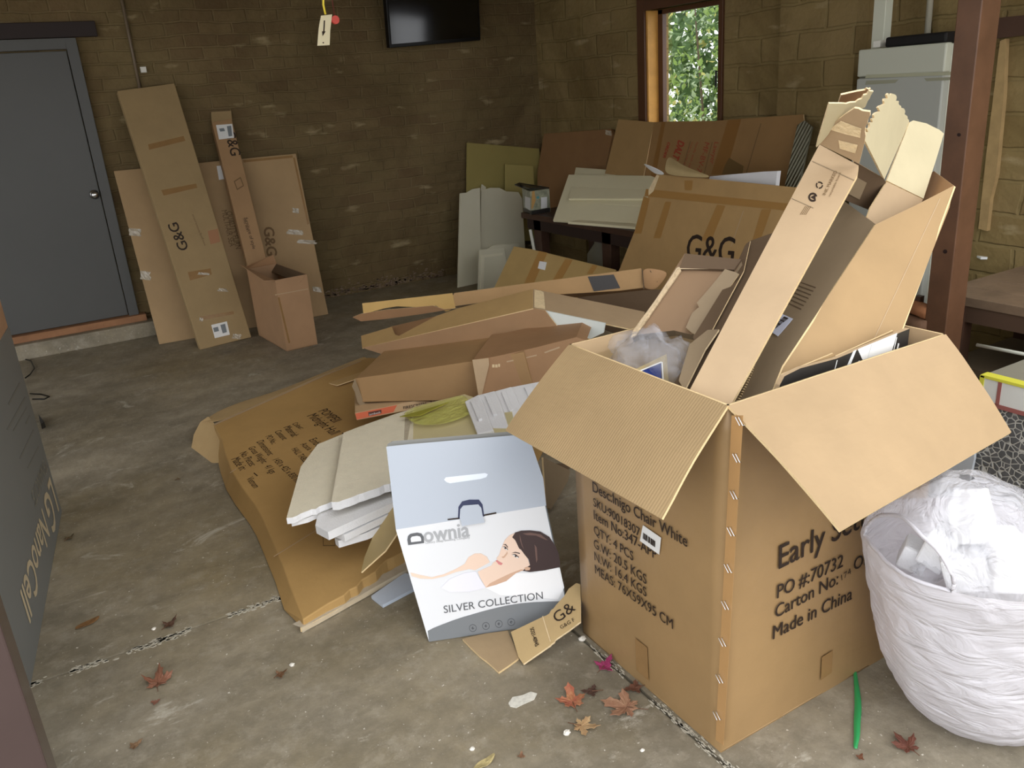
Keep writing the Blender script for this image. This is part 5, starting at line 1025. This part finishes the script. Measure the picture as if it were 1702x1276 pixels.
# ------------------------------------------------------------------ leaves
def leaf(px, py, size, rot, rgb, lab, curlk=.35, kind='maple', rgb2=None, stem=True, nm='fallen_leaf', flat=1.0):
    c = q3(px, py, .012); r = random.Random(int(px*7+py))
    dl = lambda q: tuple(c*.82+(.3*q[0]+.59*q[1]+.11*q[2]-c)*.12 for c in q)
    rgb = dl(rgb); rgb2 = dl(rgb2) if rgb2 else None
    m = mat('leaf_%d_%d' % (px, py), rgb, rough=.55, var=.25, vscale=60, rgb2=rgb2, bump=.5, bscale=120)
    t = thing(nm, lab, 'leaf', (c.x, c.y, 0))
    lobes = {'maple': [(0, 1.0, .16), (62, .82, .15), (-62, .8, .15), (125, .55, .14), (-125, .52, .14)], 'oval': [(0, 1.0, .5)], 'small': [(0, .8, .3), (100, .6, .25), (-110, .7, .25)]}[kind]
    out = []
    if kind == 'oval':
        for k in range(16):
            a = 2*math.pi*k/16; out.append((math.cos(a)*1.0, math.sin(a)*.36))
    else:
        ls = sorted(lobes, key=lambda l: l[0])
        for i, (a, L_, w_) in enumerate(ls):
            a_ = math.radians(a); 
            for da, rr_ in ((-.46, .46), (-.30, .62), (-.33, .74), (-.12, .80), (0, 1.0), (.12, .80), (.31, .74), (.28, .62), (.46, .46)):
                rad = L_*rr_*(1+r.uniform(-.06, .06)); out.append((math.cos(a_+da)*rad, math.sin(a_+da)*rad))
            nxt = ls[(i+1) % len(ls)][0]+(360 if i == len(ls)-1 else 0); mid = math.radians((a+nxt)/2); out.append((math.cos(mid)*.40, math.sin(mid)*.40))
    n = len(out); ring = [.0, .5, 1.0]; vs = [V((0, 0, 0))]
    ph = r.uniform(0, 6)
    for k in ring[1:]:
        for x, y in out:
            x2, y2 = x*k, y*k; d = math.hypot(x2, y2)
            vs.append(V((x2, y2, curlk*(d**2)*(.55+.45*math.sin(3*math.atan2(y, x)+ph))+.03*r.random())))
    fs = [[0, 1+i, 1+(i+1) % n] for i in range(n)]+[[1+i, 1+n+i, 1+n+(i+1) % n, 1+(i+1) % n] for i in range(n)]
    R_ = Matrix.Rotation(rot, 3, 'Z'); s = size
    V2 = [R_ @ (v*s)+V((c.x, c.y, .006)) for v in vs]
    mb = MB().add(V2, fs); link('blade', mb, m, t, solid=.0012, smooth=False)
    if stem:
        a = R_ @ V((-.25*s, 0, 0)); st = MB().tube([V((c.x, c.y, .008)), V((c.x, c.y, .008))+a, V((c.x, c.y, .004))+a*3+V((.1*s, .1*s, .02*s))], [.0016, .0013, .001], 5); link('stem', st, mat('leaf_stem', (96, 66, 48), rough=.7), t)
    return t
leaf(1042, 1172, .078, 2.2, (170, 112, 84), 'largest brown maple leaf on the floor left of the big carton', .25, rgb2=(196, 148, 112))
leaf(952, 1164, .060, 1.2, (190, 84, 70), 'pinkish red leaf left of the largest maple leaf', .45, rgb2=(206, 140, 88))
leaf(966, 1203, .050, -.8, (196, 148, 96), 'tan jagged leaf below the pinkish red one', .3, rgb2=(216, 178, 124))
leaf(1004, 1104, .055, .4, (176, 44, 104), 'bright magenta leaf nearest the corner of the big carton', .5, kind='small', rgb2=(206, 74, 130))
leaf(1056, 1140, .045, 2.8, (126, 78, 58), 'dark brown leaf touching the base of the big carton', .4, kind='small')
leaf(984, 1146, .040, 2.6, (96, 66, 54), 'dull dark leaf fragment between the magenta and the large leaf', .2, kind='small')
leaf(1510, 1238, .050, 1.4, (142, 82, 62), 'reddish brown crumpled leaf in front of the white bag', .5, rgb2=(120, 66, 52))
leaf(262, 1132, .062, 1.3, (146, 92, 64), 'curled brown maple leaf alone on the left of the floor', .8, rgb2=(180, 116, 88))
leaf(145, 1033, .040, .25, (156, 110, 62), 'oval tan leaf beside the television carton', .15, kind='oval', stem=False)
leaf(280, 1036, .045, .5, (110, 76, 58), 'dark curled leaf near the floor joint', .7, kind='small')
leaf(465, 1118, .032, .2, (132, 92, 60), 'small brown leaf in the middle of the open floor', .6, kind='small')
leaf(805, 1265, .032, .1, (212, 190, 124), 'pale yellow leaf at the bottom edge', .4, kind='oval', stem=False)
leaf(114, 892, .035, .6, (120, 104, 72), 'olive dry leaf against the foot of the television carton', .5, kind='small')
leaf(258, 1164, .022, 2.4, (160, 104, 82), 'tiny pinkish leaf bit below the curled maple leaf', .5, kind='small', stem=False)
leaf(222, 1236, .030, .3, (158, 120, 84), 'thin tan leaf near the lower left corner', .4, kind='small', stem=False)
leaf(1430, 1255, .018, .3, (140, 84, 56), 'tiny brown leaf below the end of the green ribbon', .3, kind='small', stem=False)
leaf(295, 795, .022, 1.3, (140, 116, 84), 'tiny curled leaf on the floor left of the flattened printed carton', .9, kind='small', stem=False)
leaf(866, 1253, .018, .9, (150, 106, 74), 'tiny tan leaf right of the pale yellow leaf', .5, kind='small', stem=False)
def pebble(px, py, s, lab, col=(222, 218, 208)):
    c = q3(px, py, 0); mb = MB(); blob(mb, c+V((0, 0, s*.5)), s, (1, .8, .6), .4, 2, 10, 8, px)
    o = link('plaster_crumb', mb, mat('plaster_crumb', col, rough=.9), None, loc=c); setp(o, lab, 'debris', 'plaster crumbs on the floor')
pebble(486, 1106, .008, 'white crumb right of the small brown leaf mid floor'); pebble(942, 1220, .010, 'white crumb beside the tan jagged leaf'); pebble(968, 1064, .012, 'white crumb at the left foot of the big carton')
pebble(785, 1246, .007, 'white crumb left above the pale yellow leaf'); pebble(256, 1046, .007, 'white crumb left of the dark curled leaf'); pebble(1068, 1248, .006, 'white crumb below the leaf cluster')
o = slab('white_paint_stain', plZ(.001), [(845, 1168), (852, 1158), (868, 1155), (882, 1149), (893, 1152), (888, 1162), (870, 1170), (858, 1176), (848, 1174)], .0009, mat('white_paint_splash', (206, 204, 194), rough=.8, var=.2, vscale=60)); o['kind'] = 'structure'; o.name = 'floor_paint_stain'
